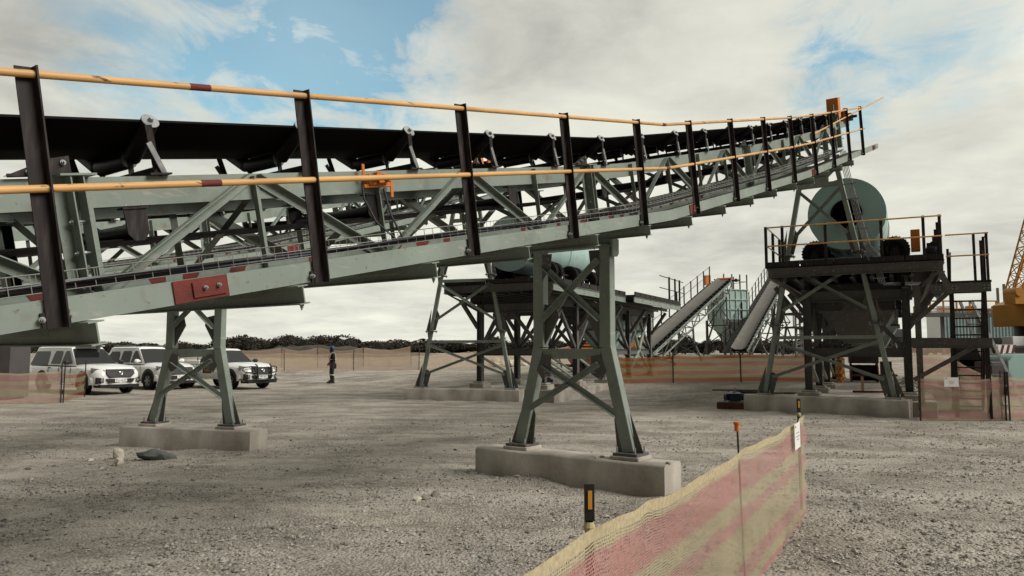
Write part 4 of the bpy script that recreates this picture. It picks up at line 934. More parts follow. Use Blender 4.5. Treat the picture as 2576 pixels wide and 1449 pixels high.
    for z in ((.74, .80, .86) if kind == 'suv' else (.72, .89)): m.box((fx+.045-.06*(z-.68)/.25, 0, z), (.025, .80, .018))
    m.build('grille_bar', CHROME if kind == 'suv' else BLACKP, g)
    e = MB()
    def ell(a, b, cy_, cz, r=.008): e.tube([(fx+.065, cy_+a*math.cos(t), cz+b*math.sin(t)) for t in [6.2832*k/20 for k in range(21)]], r, 6, False)
    ell(.085, .055, 0, .82); ell(.055, .022, 0, .845); ell(.022, .05, 0, .822); e.build('emblem', CHROME, g)
    m = MB(); m.box((fx+.085, 0, .545), (.012, .46, .115)); pl = m.build('number_plate', SIGNW, T); text_mesh({'canopy': 'JR 61 JR GP', 'suv': 'JT 40 GP', 'single': 'MBB 38761'}[kind], .085, TXT, 'lettering', pl, (fx+.094, 0, .545), (math.pi/2, 0, math.pi/2))
    if kind == 'single':
        m = MB()
        for s in (-1, 1):
            m.tube([(fx+.06, s*.36, .40), (fx+.16, s*.36, .60), (fx+.12, s*.36, 1.02), (fx+.02, s*.38, 1.08)], .032, 8)
            m.tube([(fx+.12, s*.36, .98), (fx+.08, s*.62, .99), (fx-.12, s*.86, .95), (fx-.16, s*.90, .84), (fx-.06, s*.82, .74), (fx+.12, s*.36, .72)], .024, 8)
        m.tube([(fx+.13, -.36, .66), (fx+.13, .36, .66)], .024, 8); m.tube([(fx-.25, -.98, .43), (fx+.02, -.8, .41), (fx+.13, 0, .41), (fx+.02, .8, .41), (fx-.25, .98, .43)], .03, 8); m.build('bull_bar', BLACKP, T)
        m = MB(); m.box((fx-.215, -.80, .53), (.012, .15, .13), rz=-.5); m.build('warning_sticker', AMB, T)
    if kind != 'single':
        for s in (-1, 1): q = MB(); q.box((-.05, s*(hw-.05), .38), (1.9, .16, .05)); q.build('side_step', BLACKP if kind == 'suv' else WHITE, T, bevel=.01)
    m = MB(); m.box((rx+.0, 0, .56), (.12, 1.7, .16)); m.build('rear_bumper', BLACKP, T, bevel=.01)
    return T
PH = R(-33)
def car_at(px, Y, **k):   # park by the middle of the front axle
    pass
def park(kind, fr, L, wb, H, name, label):   # fr: ground point of the near front wheel
    h = Vector((math.cos(PH), math.sin(PH), 0)); l = Vector((-math.sin(PH), math.cos(PH), 0))
    c = Vector((fr[0], fr[1], 0))+l*.815-h*(L*.5-.98)
    return make_car(name, label, (c.x, c.y, G(c.x, c.y)), PH, L, wb, H, kind)
park('canopy', (-16.25, 28.6), 5.33, 3.085, 1.84, 'canopy_pickup', 'white double-cab pickup with closed rear canopy, leftmost of the parked vehicles')
park('suv', (-15.5, 32.2), 4.80, 2.745, 1.84, 'sport_utility_vehicle', 'white large SUV with chromed grille bars parked between the two pickups')
park('single', (-12.15, 32.6), 5.25, 3.085, 1.76, 'single_cab_pickup', 'white single-cab pickup with black bull bar and orange roof beacon')

# ------------------------------------------------------------------ person
def make_person():
    T = thing('person', 'worker in dark overalls, blue hard hat and safety harness standing on the open gravel', 'person', (-8.75, 36.6, G(-8.75, 36.6)), R(205))
    # local frame: facing +x ... legs slightly apart
    J = {'pel': (0, 0, .95, .135), 'belly': (0, 0, 1.10, .145), 'chest': (.01, 0, 1.28, .165), 'neck0': (0, 0, 1.44, .09), 'neck': (.02, 0, 1.50, .062), 'hd0': (.04, 0, 1.585, .088), 'hd1': (.035, 0, 1.67, .085),
         'shL': (0, .17, 1.40, .075), 'elL': (-.03, .25, 1.13, .058), 'wrL': (.10, .20, .93, .042), 'haL': (.16, .17, .88, .035),
         'shR': (0, -.17, 1.40, .075), 'elR': (-.02, -.25, 1.13, .058), 'wrR': (.12, -.18, .95, .042), 'haR': (.18, -.14, .91, .035),
         'hiL': (0, .11, .86, .105), 'knL': (.03, .17, .50, .078), 'anL': (-.02, .20, .11, .062), 'toL': (.15, .215, .05, .045),
         'hiR': (0, -.11, .86, .105), 'knR': (.04, -.15, .50, .078), 'anR': (.0, -.16, .11, .062), 'toR': (.17, -.17, .05, .045)}
    E_ = [('pel', 'belly'), ('belly', 'chest'), ('chest', 'neck0'), ('neck0', 'neck'), ('neck', 'hd0'), ('hd0', 'hd1'), ('chest', 'shL'), ('shL', 'elL'), ('elL', 'wrL'), ('wrL', 'haL'), ('chest', 'shR'), ('shR', 'elR'), ('elR', 'wrR'), ('wrR', 'haR'),
          ('pel', 'hiL'), ('hiL', 'knL'), ('knL', 'anL'), ('anL', 'toL'), ('pel', 'hiR'), ('hiR', 'knR'), ('knR', 'anR'), ('anR', 'toR')]
    for sd, c in (('L', 1), ('R', -1)):      # fingers
        hx, hy, hz, _ = J['ha'+sd]
        for i in range(4):
            k = 'f%s%d' % (sd, i); J[k+'a'] = (hx+.035, hy+(i-1.5)*.020-c*.01, hz-.045, .0105); J[k+'b'] = (hx+.045-.004*i, hy+(i-1.5)*.020-c*.015, hz-.085+.006*abs(i-1), .0085); E_ += [('ha'+sd, k+'a'), (k+'a', k+'b')]
        k = 'th'+sd; J[k+'a'] = (hx+.045, hy-c*.035, hz-.01, .012); J[k+'b'] = (hx+.07, hy-c*.035, hz-.04, .010); E_ += [('ha'+sd, k+'a'), (k+'a', k+'b')]
    ks = list(J); me = bpy.data.meshes.new('body'); me.from_pydata([J[k][:3] for k in ks], [(ks.index(a), ks.index(b)) for a, b in E_], [])
    o = bpy.data.objects.new('body', me); COL.objects.link(o); o.modifiers.new('s', 'SKIN'); sv_ = me.skin_vertices[0].data
    for i, k in enumerate(ks): sv_[i].radius = (J[k][3], J[k][3]); sv_[i].use_root = (k == 'pel')
    o.modifiers.new('ss', 'SUBSURF').levels = 2
    dg = bpy.context.evaluated_depsgraph_get(); m2 = bpy.data.meshes.new_from_object(o.evaluated_get(dg)); bpy.data.objects.remove(o)
    m2.materials.clear(); m2.materials.append(NAVY); m2.materials.append(SKIN)
    for p in m2.polygons:
        c = p.center; p.material_index = 1 if (c.z > 1.50 or (c.z < .935 and c.z > .74 and c.x > .08)) else 0; p.use_smooth = True
    b = bpy.data.objects.new('body', m2); COL.objects.link(b); b.parent = T
    m = MB(); m.lathe((.035, 0, 1.67), (0, 0, 1), [(-.01, .135), (.0, .125), (.05, .122), (.09, .10), (.125, .06), (.135, 0)], 20); m.box((.15, 0, 1.668), (.09, .16, .012)); m.build('hard_hat', BLUEH, T, bevel=0)
    m = MB(); m.lathe((.045, 0, 1.60), (0, 0, 1), [(-.13, .10), (-.08, .095), (0, .102), (.03, .10)], 16); m.build('balaclava', NAVY, T)
    m = MB(); m.box((.145, 0, 1.615), (.012, .05, .012)); m.box((.150, 0, 1.59), (.02, .02, .035)); m.build('nose', SKIN, T)
    m = MB()
    for s in (-1, 1): m.tube([(.13, s*.06, 1.06), (.165, s*.085, 1.25), (.10, s*.10, 1.42), (0, s*.10, 1.475), (-.10, s*.10, 1.42), (-.15, s*.06, 1.15)], .017, 6)
    m.build('harness', REFL, T)
    m = MB(); m.tube([(.155*math.cos(a), .165*math.sin(a), 1.14) for a in [6.2832*k/18 for k in range(19)]], .016, 6, False); m.build('chest_strap', REFL, T)
    m = MB(); m.tube([(.16, .10, .98), (.19, .0, .985), (.16, -.12, .96)], .02, 6); m.build('tool_loop', ORGD, T)
    for s, x in ((1, .01), (-1, .02)):
        m = MB(); m.lathe((x, s*.185 if s > 0 else -.155, .40), (0, 0, 1), [(-.03, .078), (.03, .082)], 16); m.build('reflective_band', REFL, T)
        m = MB(); m.box((.08, s*(.205 if s > 0 else .165), .03), (.30, .10, .06)); m.tube([(.0, s*(.20 if s > 0 else .16), .05), (.0, s*(.20 if s > 0 else .16), .22)], .068, 12); m.build('boot', BLACKP, T, bevel=.012)
    m = MB(); m.box((-.17, -.16, .82), (.10, .14, .26)); m.build('pouch', NAVY, T, bevel=.02)
    return T
make_person()

# ------------------------------------------------------------------ barrier mesh
def net_mat(name, stripes, hole=None, dens=.6, weave=True):
    """woven barrier mesh: coloured bands across its height (uv.y), holes cut between the threads"""
    m = bpy.data.materials.new(name); m.use_nodes = True; t = m.node_tree; b = t.nodes['Principled BSDF']; b.inputs['Roughness'].default_value = .8; b.inputs['Specular IOR Level'].default_value = .15
    def nd(k, **a):
        n = t.nodes.new(k); [setattr(n, x, y) for x, y in a.items()]; return n
    def M(op, a, b_=None):
        n = nd('ShaderNodeMath', operation=op)
        for i, v in enumerate((a, b_)):
            if v is None: continue
            if isinstance(v, (int, float)): n.inputs[i].default_value = v
            else: t.links.new(v, n.inputs[i])
        return n.outputs[0]
    uv = nd('ShaderNodeUVMap'); sp = nd('ShaderNodeSeparateXYZ'); t.links.new(uv.outputs[0], sp.inputs[0])
    no = nd('ShaderNodeTexNoise'); no.inputs['Scale'].default_value = 2.5; no.inputs['Detail'].default_value = 5; t.links.new(uv.outputs[0], no.inputs['Vector'])
    vv = M('ADD', sp.outputs[1], M('MULTIPLY', M('SUBTRACT', no.outputs[0], .5), .06))
    r = nd('ShaderNodeValToRGB'); t.links.new(vv, r.inputs[0]); e = r.color_ramp.elements
    e[0].position = stripes[0][0]; e[0].color = stripes[0][1]+(1,); e[1].position = stripes[-1][0]; e[1].color = stripes[-1][1]+(1,)
    for p, c in stripes[1:-1]: q = e.new(p); q.color = c+(1,)
    n2_ = nd('ShaderNodeTexNoise'); n2_.inputs['Scale'].default_value = 40; n2_.inputs['Detail'].default_value = 3; t.links.new(uv.outputs[0], n2_.inputs['Vector'])
    mp = nd('ShaderNodeMapRange'); t.links.new(n2_.outputs[0], mp.inputs[0]); mp.inputs[1].default_value = .3; mp.inputs[2].default_value = .7; mp.inputs[3].default_value = .78; mp.inputs[4].default_value = 1.12
    mm = nd('ShaderNodeMix', data_type='RGBA', blend_type='MULTIPLY'); mm.inputs[0].default_value = 1; t.links.new(r.outputs[0], mm.inputs[6]); t.links.new(mp.outputs[0], mm.inputs[7])
    t.links.new(mm.outputs[2], b.inputs['Base Color'])
    tl = nd('ShaderNodeBsdfTranslucent'); t.links.new(mm.outputs[2], tl.inputs[0]); ms = nd('ShaderNodeMixShader'); ms.inputs[0].default_value = .35
    t.links.new(b.outputs[0], ms.inputs[1]); t.links.new(tl.outputs[0], ms.inputs[2])
    tr = nd('ShaderNodeBsdfTransparent'); mx_ = nd('ShaderNodeMixShader')
    if hole:   # hole = threads per metre (along, up)
        n3 = nd('ShaderNodeTexNoise'); n3.inputs['Scale'].default_value = 9; n3.inputs['Detail'].default_value = 4; t.links.new(uv.outputs[0], n3.inputs['Vector'])
        wob = M('MULTIPLY', M('SUBTRACT', n3.outputs[0], .5), 3.2)
        fu = M('FRACT', M('ADD', M('MULTIPLY', sp.outputs[0], hole[0]), wob)); fv = M('FRACT', M('ADD', M('MULTIPLY', sp.outputs[1], hole[1]), M('MULTIPLY', wob, .7)))
        n5 = nd('ShaderNodeTexNoise'); n5.inputs['Scale'].default_value = 1.6; n5.inputs['Detail'].default_value = 6; n5.inputs['Roughness'].default_value = .65; t.links.new(uv.outputs[0], n5.inputs['Vector'])
        op = nd('ShaderNodeMapRange'); t.links.new(n5.outputs[0], op.inputs[0]); op.inputs[1].default_value = .36; op.inputs[2].default_value = .60; op.inputs[3].default_value = .66; op.inputs[4].default_value = .12
        hu = M('GREATER_THAN', fu, op.outputs[0]); hv = M('GREATER_THAN', fv, .42)
        hem = M('LESS_THAN', sp.outputs[1], .95)
        hl = M('MULTIPLY', M('MULTIPLY', hu, hv), hem)
        t.links.new(M('MULTIPLY', hl, .93), mx_.inputs[0])
    else: mx_.inputs[0].default_value = 1-dens
    t.links.new(ms.outputs[0], mx_.inputs[1]); t.links.new(tr.outputs[0], mx_.inputs[2]); t.links.new(mx_.outputs[0], t.nodes['Material Output'].inputs[0])
    return m
O1_ = (.42, .12, .06); CR = (.63, .53, .34); PK = (.58, .30, .265); OL = (.54, .465, .31); P2_ = (.57, .34, .29)
NEARNET = net_mat('woven_pink_cream_mesh', [(0., PK), (.035, PK), (.05, OL), (.11, OL), (.15, P2_), (.24, P2_), (.27, OL), (.50, OL), (.535, P2_), (.60, P2_), (.63, OL), (.71, OL), (.74, PK), (.90, PK), (.925, CR), (1., CR)], hole=(62, 75))
REDNET = net_mat('faded_red_mesh', [(0., CR), (.08, O1_), (.18, O1_), (.24, OL), (.44, OL), (.50, O1_), (.58, O1_), (.66, OL), (.78, CR), (.84, O1_), (.92, O1_), (1., CR)], dens=.42)
PALENET = net_mat('faded_pink_mesh', [(0., CR), (.05, P2_), (.22, P2_), (.26, OL), (.46, OL), (.50, P2_), (.60, P2_), (.63, OL), (.72, OL), (.75, PK), (.93, P2_), (.95, CR), (1., CR)], dens=.62)
O1 = (.55, .13, .03); O2 = (.50, .37, .15)
ORNET = net_mat('orange_striped_mesh', [(0., O2), (.04, O1), (.14, O1), (.17, O2), (.27, O2), (.30, O1), (.42, O1), (.45, O2), (.60, O2), (.63, O1), (.73, O1), (.76, O2), (.86, O2), (.89, O1), (.96, (.55, .22, .04)), (1., O2)], dens=.80)
FARNET = net_mat('far_peach_mesh', [(0., (.55, .36, .25)), (.2, (.57, .43, .31)), (.6, (.58, .44, .31)), (.9, (.55, .39, .28)), (1., (.64, .52, .38))], dens=.48)
def net(label, pts, mat_, h=1.0, stakes=None, seed=0, droop=.05, fold=.03, du=.06, top=None, stake_h=1.15, group='barrier mesh fences round the yard', srad=.010):
    """pts: ground points; one sheet from stake to stake, with its stakes as parts"""
    T = thing('mesh_fence', label, 'mesh fence', (pts[0][0], pts[0][1], gm(*pts[0])), 0, group); o3 = Vector(T.location)
    P = [Vector((x, y, gm(x, y))) for x, y in pts]; vs = []; uv = []; u = 0; cols = 0
    NV = 16
    for i in range(len(P)-1):
        a, b = P[i], P[i+1]; d = b-a; L = Vector((d.x, d.y)).length; nrm = Vector((-d.y, d.x, 0)).normalized(); n = max(3, int(L/du))
        for k in range(n+(1 if i == len(P)-2 else 0)):
            t = k/n; p = a+d*t; g = gm(p.x, p.y); sag = droop*math.sin(math.pi*t)
            ht = h if top is None else top[i]+(top[i+1]-top[i])*t
            for j in range(NV+1):
                v = j/NV; z = g+.012+(ht-sag-.012+.008*noise.noise((u*2.2+L*t*2.2, 3.3, seed)))*v
                w = fold*(noise.noise(((u+L*t)*1.6, v*2.2, seed))+.5*noise.noise(((u+L*t)*5, v*5.5, seed+3)))*(.35+.65*math.sin(math.pi*t))
                w += .018*math.exp(-(min(t, 1-t)*L/.10)**2)*math.sin(v*22)
                vs.append(Vector((p.x, p.y, z))+nrm*w-o3); uv.append((u+L*t, v))
            cols += 1
        u += L
    fs = [(i*(NV+1)+j, (i+1)*(NV+1)+j, (i+1)*(NV+1)+j+1, i*(NV+1)+j+1) for i in range(cols-1) for j in range(NV)]
    me = bpy.data.meshes.new('mesh_sheet'); me.from_pydata([tuple(v) for v in vs], [], fs); me.materials.append(mat_)
    me.polygons.foreach_set('use_smooth', [True]*len(me.polygons)); ul = me.uv_layers.new(name='UVMap')
    for lp in me.loops: ul.data[lp.index].uv = uv[lp.vertex_index]
    o = bpy.data.objects.new('mesh_sheet', me); COL.objects.link(o); o.parent = T
    if stakes is not False:
        for p in P:
            m = MB(); q = p-o3; m.tube([q+Vector((.012, -.012, -.02)), q+Vector((random.uniform(-.03, .03), -.012, stake_h))], srad, 6); m.build('stake', STK, T)
    return T
F0 = net('large pink and cream mesh barrier running away from the camera in the right foreground', [(-.95, .52), (.34, 2.92), (1.60, 5.22), (3.05, 7.88)], NEARNET, h=1.0, stakes=False, top=(.99, 1.0, 1.0, .99), droop=.022, fold=.024, du=.035, seed=4, group=None)
def stake_thing(label, x, y, kind):
    T = thing('fence_stake', label, 'stake', (x, y, gm(x, y)), 0, 'stakes of the foreground mesh fence'); m = MB()
    if kind == 'cap':
        m.tube([(0, 0, 0), (-.03, 0, 1.16)], .007, 8); m.build('rod', STK, T); m = MB(); m.lathe((-.032, 0, 1.145), (0, 0, 1), [(-.03, .017), (.02, .018), (.022, .024), (.034, .024), (.036, .0)], 16); m.build('safety_cap', ORCAP, T)
    else:
        m.beam((0, 0, -.05), (0, 0, 1.13), [(-.016, -.004), (.016, -.004), (.016, .004), (.004, .004), (.004, .018), (-.004, .018), (-.004, .004), (-.016, .004)]); m.box((-.0, -.008, 1.08), (.040, .008, .14)); m.build('post', BLACKP, T, bevel=.001)
        m = MB(); m.box((.002, -.0145, 1.09), (.016, .004, .07)); m.build('reflector', AMB, T)
        m = MB(); m.lathe((0, 0, .985), (0, 0, 1), [(-.02, .018), (0, .024), (.02, .016)], 10); m.build('tie_wire', mat('knotted_cord', (.42, .36, .2), .8), T)
stake_thing('black flat stake with amber reflector nearest the camera in the pink mesh fence', .30, 2.965, 'flat')
stake_thing('thin rod with orange mushroom cap at the middle of the pink mesh fence', 1.59, 5.24, 'cap')
stake_thing('black flat stake with amber reflector at the far end of the pink mesh fence', 3.02, 7.96, 'flat')
def note(label, p0, up, side, w, h, lines, grp='paper notices on the mesh fences'):
    T = thing('paper_notice', label, 'notice', p0, 0, grp); s_ = Vector(side).normalized(); u_ = Vector(up).normalized(); n_ = s_.cross(u_)
    m = MB(); q = [s_*a*w/2+u_*b*h/2+n_*.006*math.sin(3*a) for a, b in ((-1, -1), (1, -1), (1, 1), (-1, 1))]; m.prism(q, n_*.002); m.build('sheet', SIGNW, T)
    for i, (o_, l_) in enumerate(lines):
        m = MB(); c = u_*(o_*h)+n_*.0045; m.prism([c+s_*(-l_*w/2)-u_*.012*h, c+s_*(l_*w/2)-u_*.012*h, c+s_*(l_*w/2)+u_*.012*h, c+s_*(-l_*w/2)+u_*.012*h], n_*.001); m.build('print_line', TXT, T)
    c = u_*(.38*h)+s_*(-.36*w)+n_*.0045; m = MB(); m.prism([c-s_*.06*w-u_*.03*h, c+s_*.06*w-u_*.03*h, c+s_*.06*w+u_*.03*h, c-s_*.06*w+u_*.03*h], n_*.001); m.build('printed_emblem', mat('print_green', (.05, .18, .17), .7), T)
dn = Vector((3.05-1.6, 7.88-5.22, 0)).normalized()
_t = .745; note('white paper notice tied on the pink mesh fence near its far end', (1.60+1.45*_t+.028, 5.22+2.66*_t-.016, gm(2.7, 7.2)+.86), (.0, 0, 1), dn, .34, .24, ((.12, .5), (-.02, .6), (-.14, .35)))
net('pale pink mesh panel with a white notice right of the right-hand plinth', [(9.80, 18.15), (11.72, 17.95)], PALENET, 1.02, seed=11, srad=.02)
note('white paper notice on the short pink mesh panel by the right platform', (10.52, 18.02, .92), (0, 0, 1), (1, -.08, 0), .33, .22, ((.1, .35), (-.05, .4), (-.18, .3)))
net('pink mesh fence leaving the picture at the right edge', [(11.78, 17.9), (13.1, 18.5), (14.6, 18.3)], PALENET, 1.02, seed=12, srad=.02)
net('pink mesh run receding behind the right-hand stakes', [(11.85, 18.3), (13.2, 22.2), (14.6, 27.0)], PALENET, 1.0, seed=13, srad=.015)
net('faint pink mesh fence behind the aluminium ladder', [(16.2, 30.5), (18.6, 31.5), (20.6, 32)], FARNET, 1.25, seed=14, srad=.015)
net('pink and cream mesh panel in front of the grey louvred cabinet', [(-18.9, 23.1), (-16.6, 23.6), (-14.42, 24.1)], PALENET, 1.0, seed=15, srad=.022, stake_h=1.25)
net('short red-striped mesh panel beside the leftmost pickup', [(-14.38, 24.15), (-15.55, 27.4)], REDNET, .95, seed=16, srad=.022, stake_h=1.32)
net('bright orange and yellow striped mesh fence between the two platforms', [(4.15, 29.6), (6.2, 29.0), (8.6, 28.3), (11.7, 28.0)], ORNET, 1.05, seed=17, srad=.025, droop=.06, stake_h=1.15)
net('peach coloured mesh fence far behind the person', [(-16, 43.5), (-13.4, 44.2), (-9.5, 45), (-5.6, 45.2), (-2, 47), (1.5, 49.5), (4, 52)], FARNET, 1.05, seed=18, srad=.02, stake_h=1.25, droop=.10)
net('higher peach mesh run on the rise behind the first far fence', [(-19, 50), (-15.5, 50.5), (-13.2, 51), (-10.1, 51), (-7.0, 52)], FARNET, 1.35, seed=19, srad=.02, stake_h=1.5, droop=.22)

# ------------------------------------------------------------------ bushes along the horizon
LEAF = pebble_mat('scrub_leaf', [(.016, .014, .009), (.030, .025, .016), (.045, .036, .024), (.06, .048, .034)])
BARK = mat('scrub_bark', (.05, .035, .025), .9, var=.2)
def bush_mesh(seed, nl=2600):
    r = random.Random(seed); m = MB(); cl = []
    for i in range(11): 
        a = r.uniform(0, 6.28); d = r.uniform(0, .75); cl.append((d*math.cos(a), d*math.sin(a), r.uniform(.12, .8-.3*d), r.uniform(.24, .42)))
    for i in range(nl):
        c = r.choice(cl); v = Vector((r.gauss(0, 1), r.gauss(0, 1), r.gauss(0, 1))).normalized()*c[3]*r.uniform(.6, 1.08)
        p = Vector(c[:3])+Vector((v.x, v.y, v.z*.8))
        if p.z < .02: p.z = r.uniform(.02, .2)
        s = r.uniform(.03, .075); q = Vector((r.gauss(0, 1), r.gauss(0, 1), r.gauss(0, 1))).normalized(); w = q.cross(Vector((r.gauss(0, 1), r.gauss(0, 1), r.gauss(0, 1)))).normalized()
        m.add([p-q*s, p+w*s*.6, p+q*s, p-w*s*.5], [(0, 1, 2, 3)])
    return m
def trunk_mesh(seed):
    r = random.Random(seed+50); m = MB()
    for i in range(4):
        a = r.uniform(0, 6.28); m.tube([(0, 0, -.1), (.12*math.cos(a), .12*math.sin(a), .25), (.35*math.cos(a), .35*math.sin(a), .6)], [.035, .025, .012], 5)
    return m
BV = []
for sd_ in range(5):
    T = thing('scrub_bush', 'x', 'bush', (0, 300, -50)); bush_mesh(sd_).build('crown', LEAF, T); trunk_mesh(sd_).build('trunk', BARK, T); BV.append(T)
first = [True]*5
def bush(px, Y, w, h, k, lbl, grp, zoff=0., alt=1.):
    x = (px-1288)/1880*Y; k = k % 5
    if first[k]: o = BV[k]; first[k] = False
    else: o = copy_tree(BV[k])
    o.location = (x, Y, G(x, Y)+zoff); o.scale = (w, w*.8, h/1.1); o.rotation_euler = (0, 0, random.uniform(0, 6.28)); tag(o, lbl, 'bush', grp)
i = 0
for px in range(-60, 2640, 34):
    Y = random.uniform(90, 104); w = random.uniform(3.3, 4.4)
    h = random.uniform(1.6, 2.3)
    if px < 560: h *= .8
    elif px < 900: h *= 1.3
    bush(px+random.uniform(-12, 12), Y, w, h, i, 'dark brown-green bush in the low scrub belt along the horizon', 'scrub bushes along the horizon'); i += 1
for px, Y, w, h, l in ((452, 72, 1.1, 1.75, 'round-topped dark bush standing alone above the scrub left of the left trestle'), (700, 78, 1.9, 2.1, 'tallest dark bush behind the third parked vehicle'), (770, 80, 1.8, 1.9, 'dark bush with ragged top right of the tallest one'),
                       (620, 76, 1.9, 1.7, 'dark brown bush above the roof of the bull-bar pickup'), (860, 82, 2.2, 1.7, 'broad low dark bush behind the person'), (1722, 66, 1.3, 2.1, 'green-topped bush under the far inclined belt'), (1780, 68, 1.4, 1.5, 'low bush between the far hopper legs'),
                       (1950, 64, 1.8, 1.7, 'dark bush beneath the second far conveyor'), (2010, 66, 1.6, 1.3, 'small dark bush behind the right tall trestle'), (930, 80, 2.0, 1.5, 'low dark bush right of the person'), (1010, 84, 2.4, 1.6, 'wide low dark bush left of the left platform')):
    bush(px, Y, w, h, i, l, None); i += 1
# earth bank behind the cars
m = MB(); NX, NY = 60, 14; vs = []
for j in range(NY):
    for q in range(NX):
        x = -34+30*q/(NX-1); y = 66+16*j/(NY-1); e = math.exp(-((x+19)/8.5)**2)*math.sin(math.pi*j/(NY-1)); vs.append((x, y, G(x, y)-.15+1.0*e+.5*e*noise.noise((x*.9, y*.9, 2))))
m.add(vs, [(j*NX+q, j*NX+q+1, (j+1)*NX+q+1, (j+1)*NX+q) for j in range(NY-1) for q in range(NX-1)])
tag(m.build('earth_bank', mat('bank_soil', (.055, .042, .032), .95, var=.35, vs=1.5, bump=.5, bs=6, c2=(.03, .028, .018), t2=(.5, .6), s2=1.2), None), kind='structure')

# ------------------------------------------------------------------ rocks
def rock(label, x, y, s, mt, seed, grp=None, sq=(1, .8, .6), z=None):
    r = random.Random(seed); bm = bmesh.new(); bmesh.ops.create_icosphere(bm, subdivisions=2, radius=1)
    for v in bm.verts:
        n_ = noise.noise((v.co*1.3+Vector((seed, 0, 0)))); v.co *= 1+.45*n_; v.co = Vector((v.co.x*sq[0], v.co.y*sq[1], v.co.z*sq[2]))*s
    me = bpy.data.meshes.new('rock'); bm.to_mesh(me); bm.free(); me.materials.append(mt); o = bpy.data.objects.new('rock', me); COL.objects.link(o)
    o.location = (x, y, (gm(x, y) if z is None else z)+s*sq[2]*.55); o.rotation_euler = (r.uniform(-.4, .4), r.uniform(-.3, .3), r.uniform(0, 6)); tag(o, label, 'rock', grp)
RW = mat('white_limestone', (.50, .45, .36), .9, var=.2, vs=8); RD = mat('dark_blue_grey_rock', (.10, .11, .10), .85, var=.3, vs=7); RG = mat('grey_stone', (.22, .20, .17), .9, var=.3, vs=9)
rock('pale upright broken rock by the left plinth', -6.20, 11.95, .115, RW, 3, sq=(.8, .7, 1.0)); rock('pale triangular rock lying nearest the camera by the left plinth', -5.72, 11.05, .095, RW, 5, sq=(1, .7, .8)); rock('flat dark blue-grey rock among the pale ones', -5.5, 11.75, .20, RD, 8, sq=(1.3, .8, .45))
rock('small pale stone left of the upright rock', -6.45, 11.6, .05, RW, 9); rock('small rock on the dusty ground left of the near plinth', -.98, 8.55, .055, RG, 12); rock('second small rock just left of the near plinth', -.88, 8.75, .06, RG, 13); rock('low stone lying left of the near plinth', -1.05, 8.45, .05, RW, 14)
rock('white pebble on top of the near plinth', 1.03, 9.20, .026, RW, 15, z=.37); rock('grey pebble on top of the near plinth', 1.10, 9.26, .028, RG, 16, z=.37); rock('pebble at the outer end of the near plinth top', 1.80, 8.74, .030, RG, 17, z=.37)
for i in range(16):
    px = random.uniform(1228, 1345); Y = random.uniform(47, 51); x = (px-1288)/1880*Y; rock('white rock in the rubble pile behind the left platform', x, Y, random.uniform(.22, .5) if i < 10 else random.uniform(.1, .2), RW, 20+i, 'white rocks in the rubble pile')

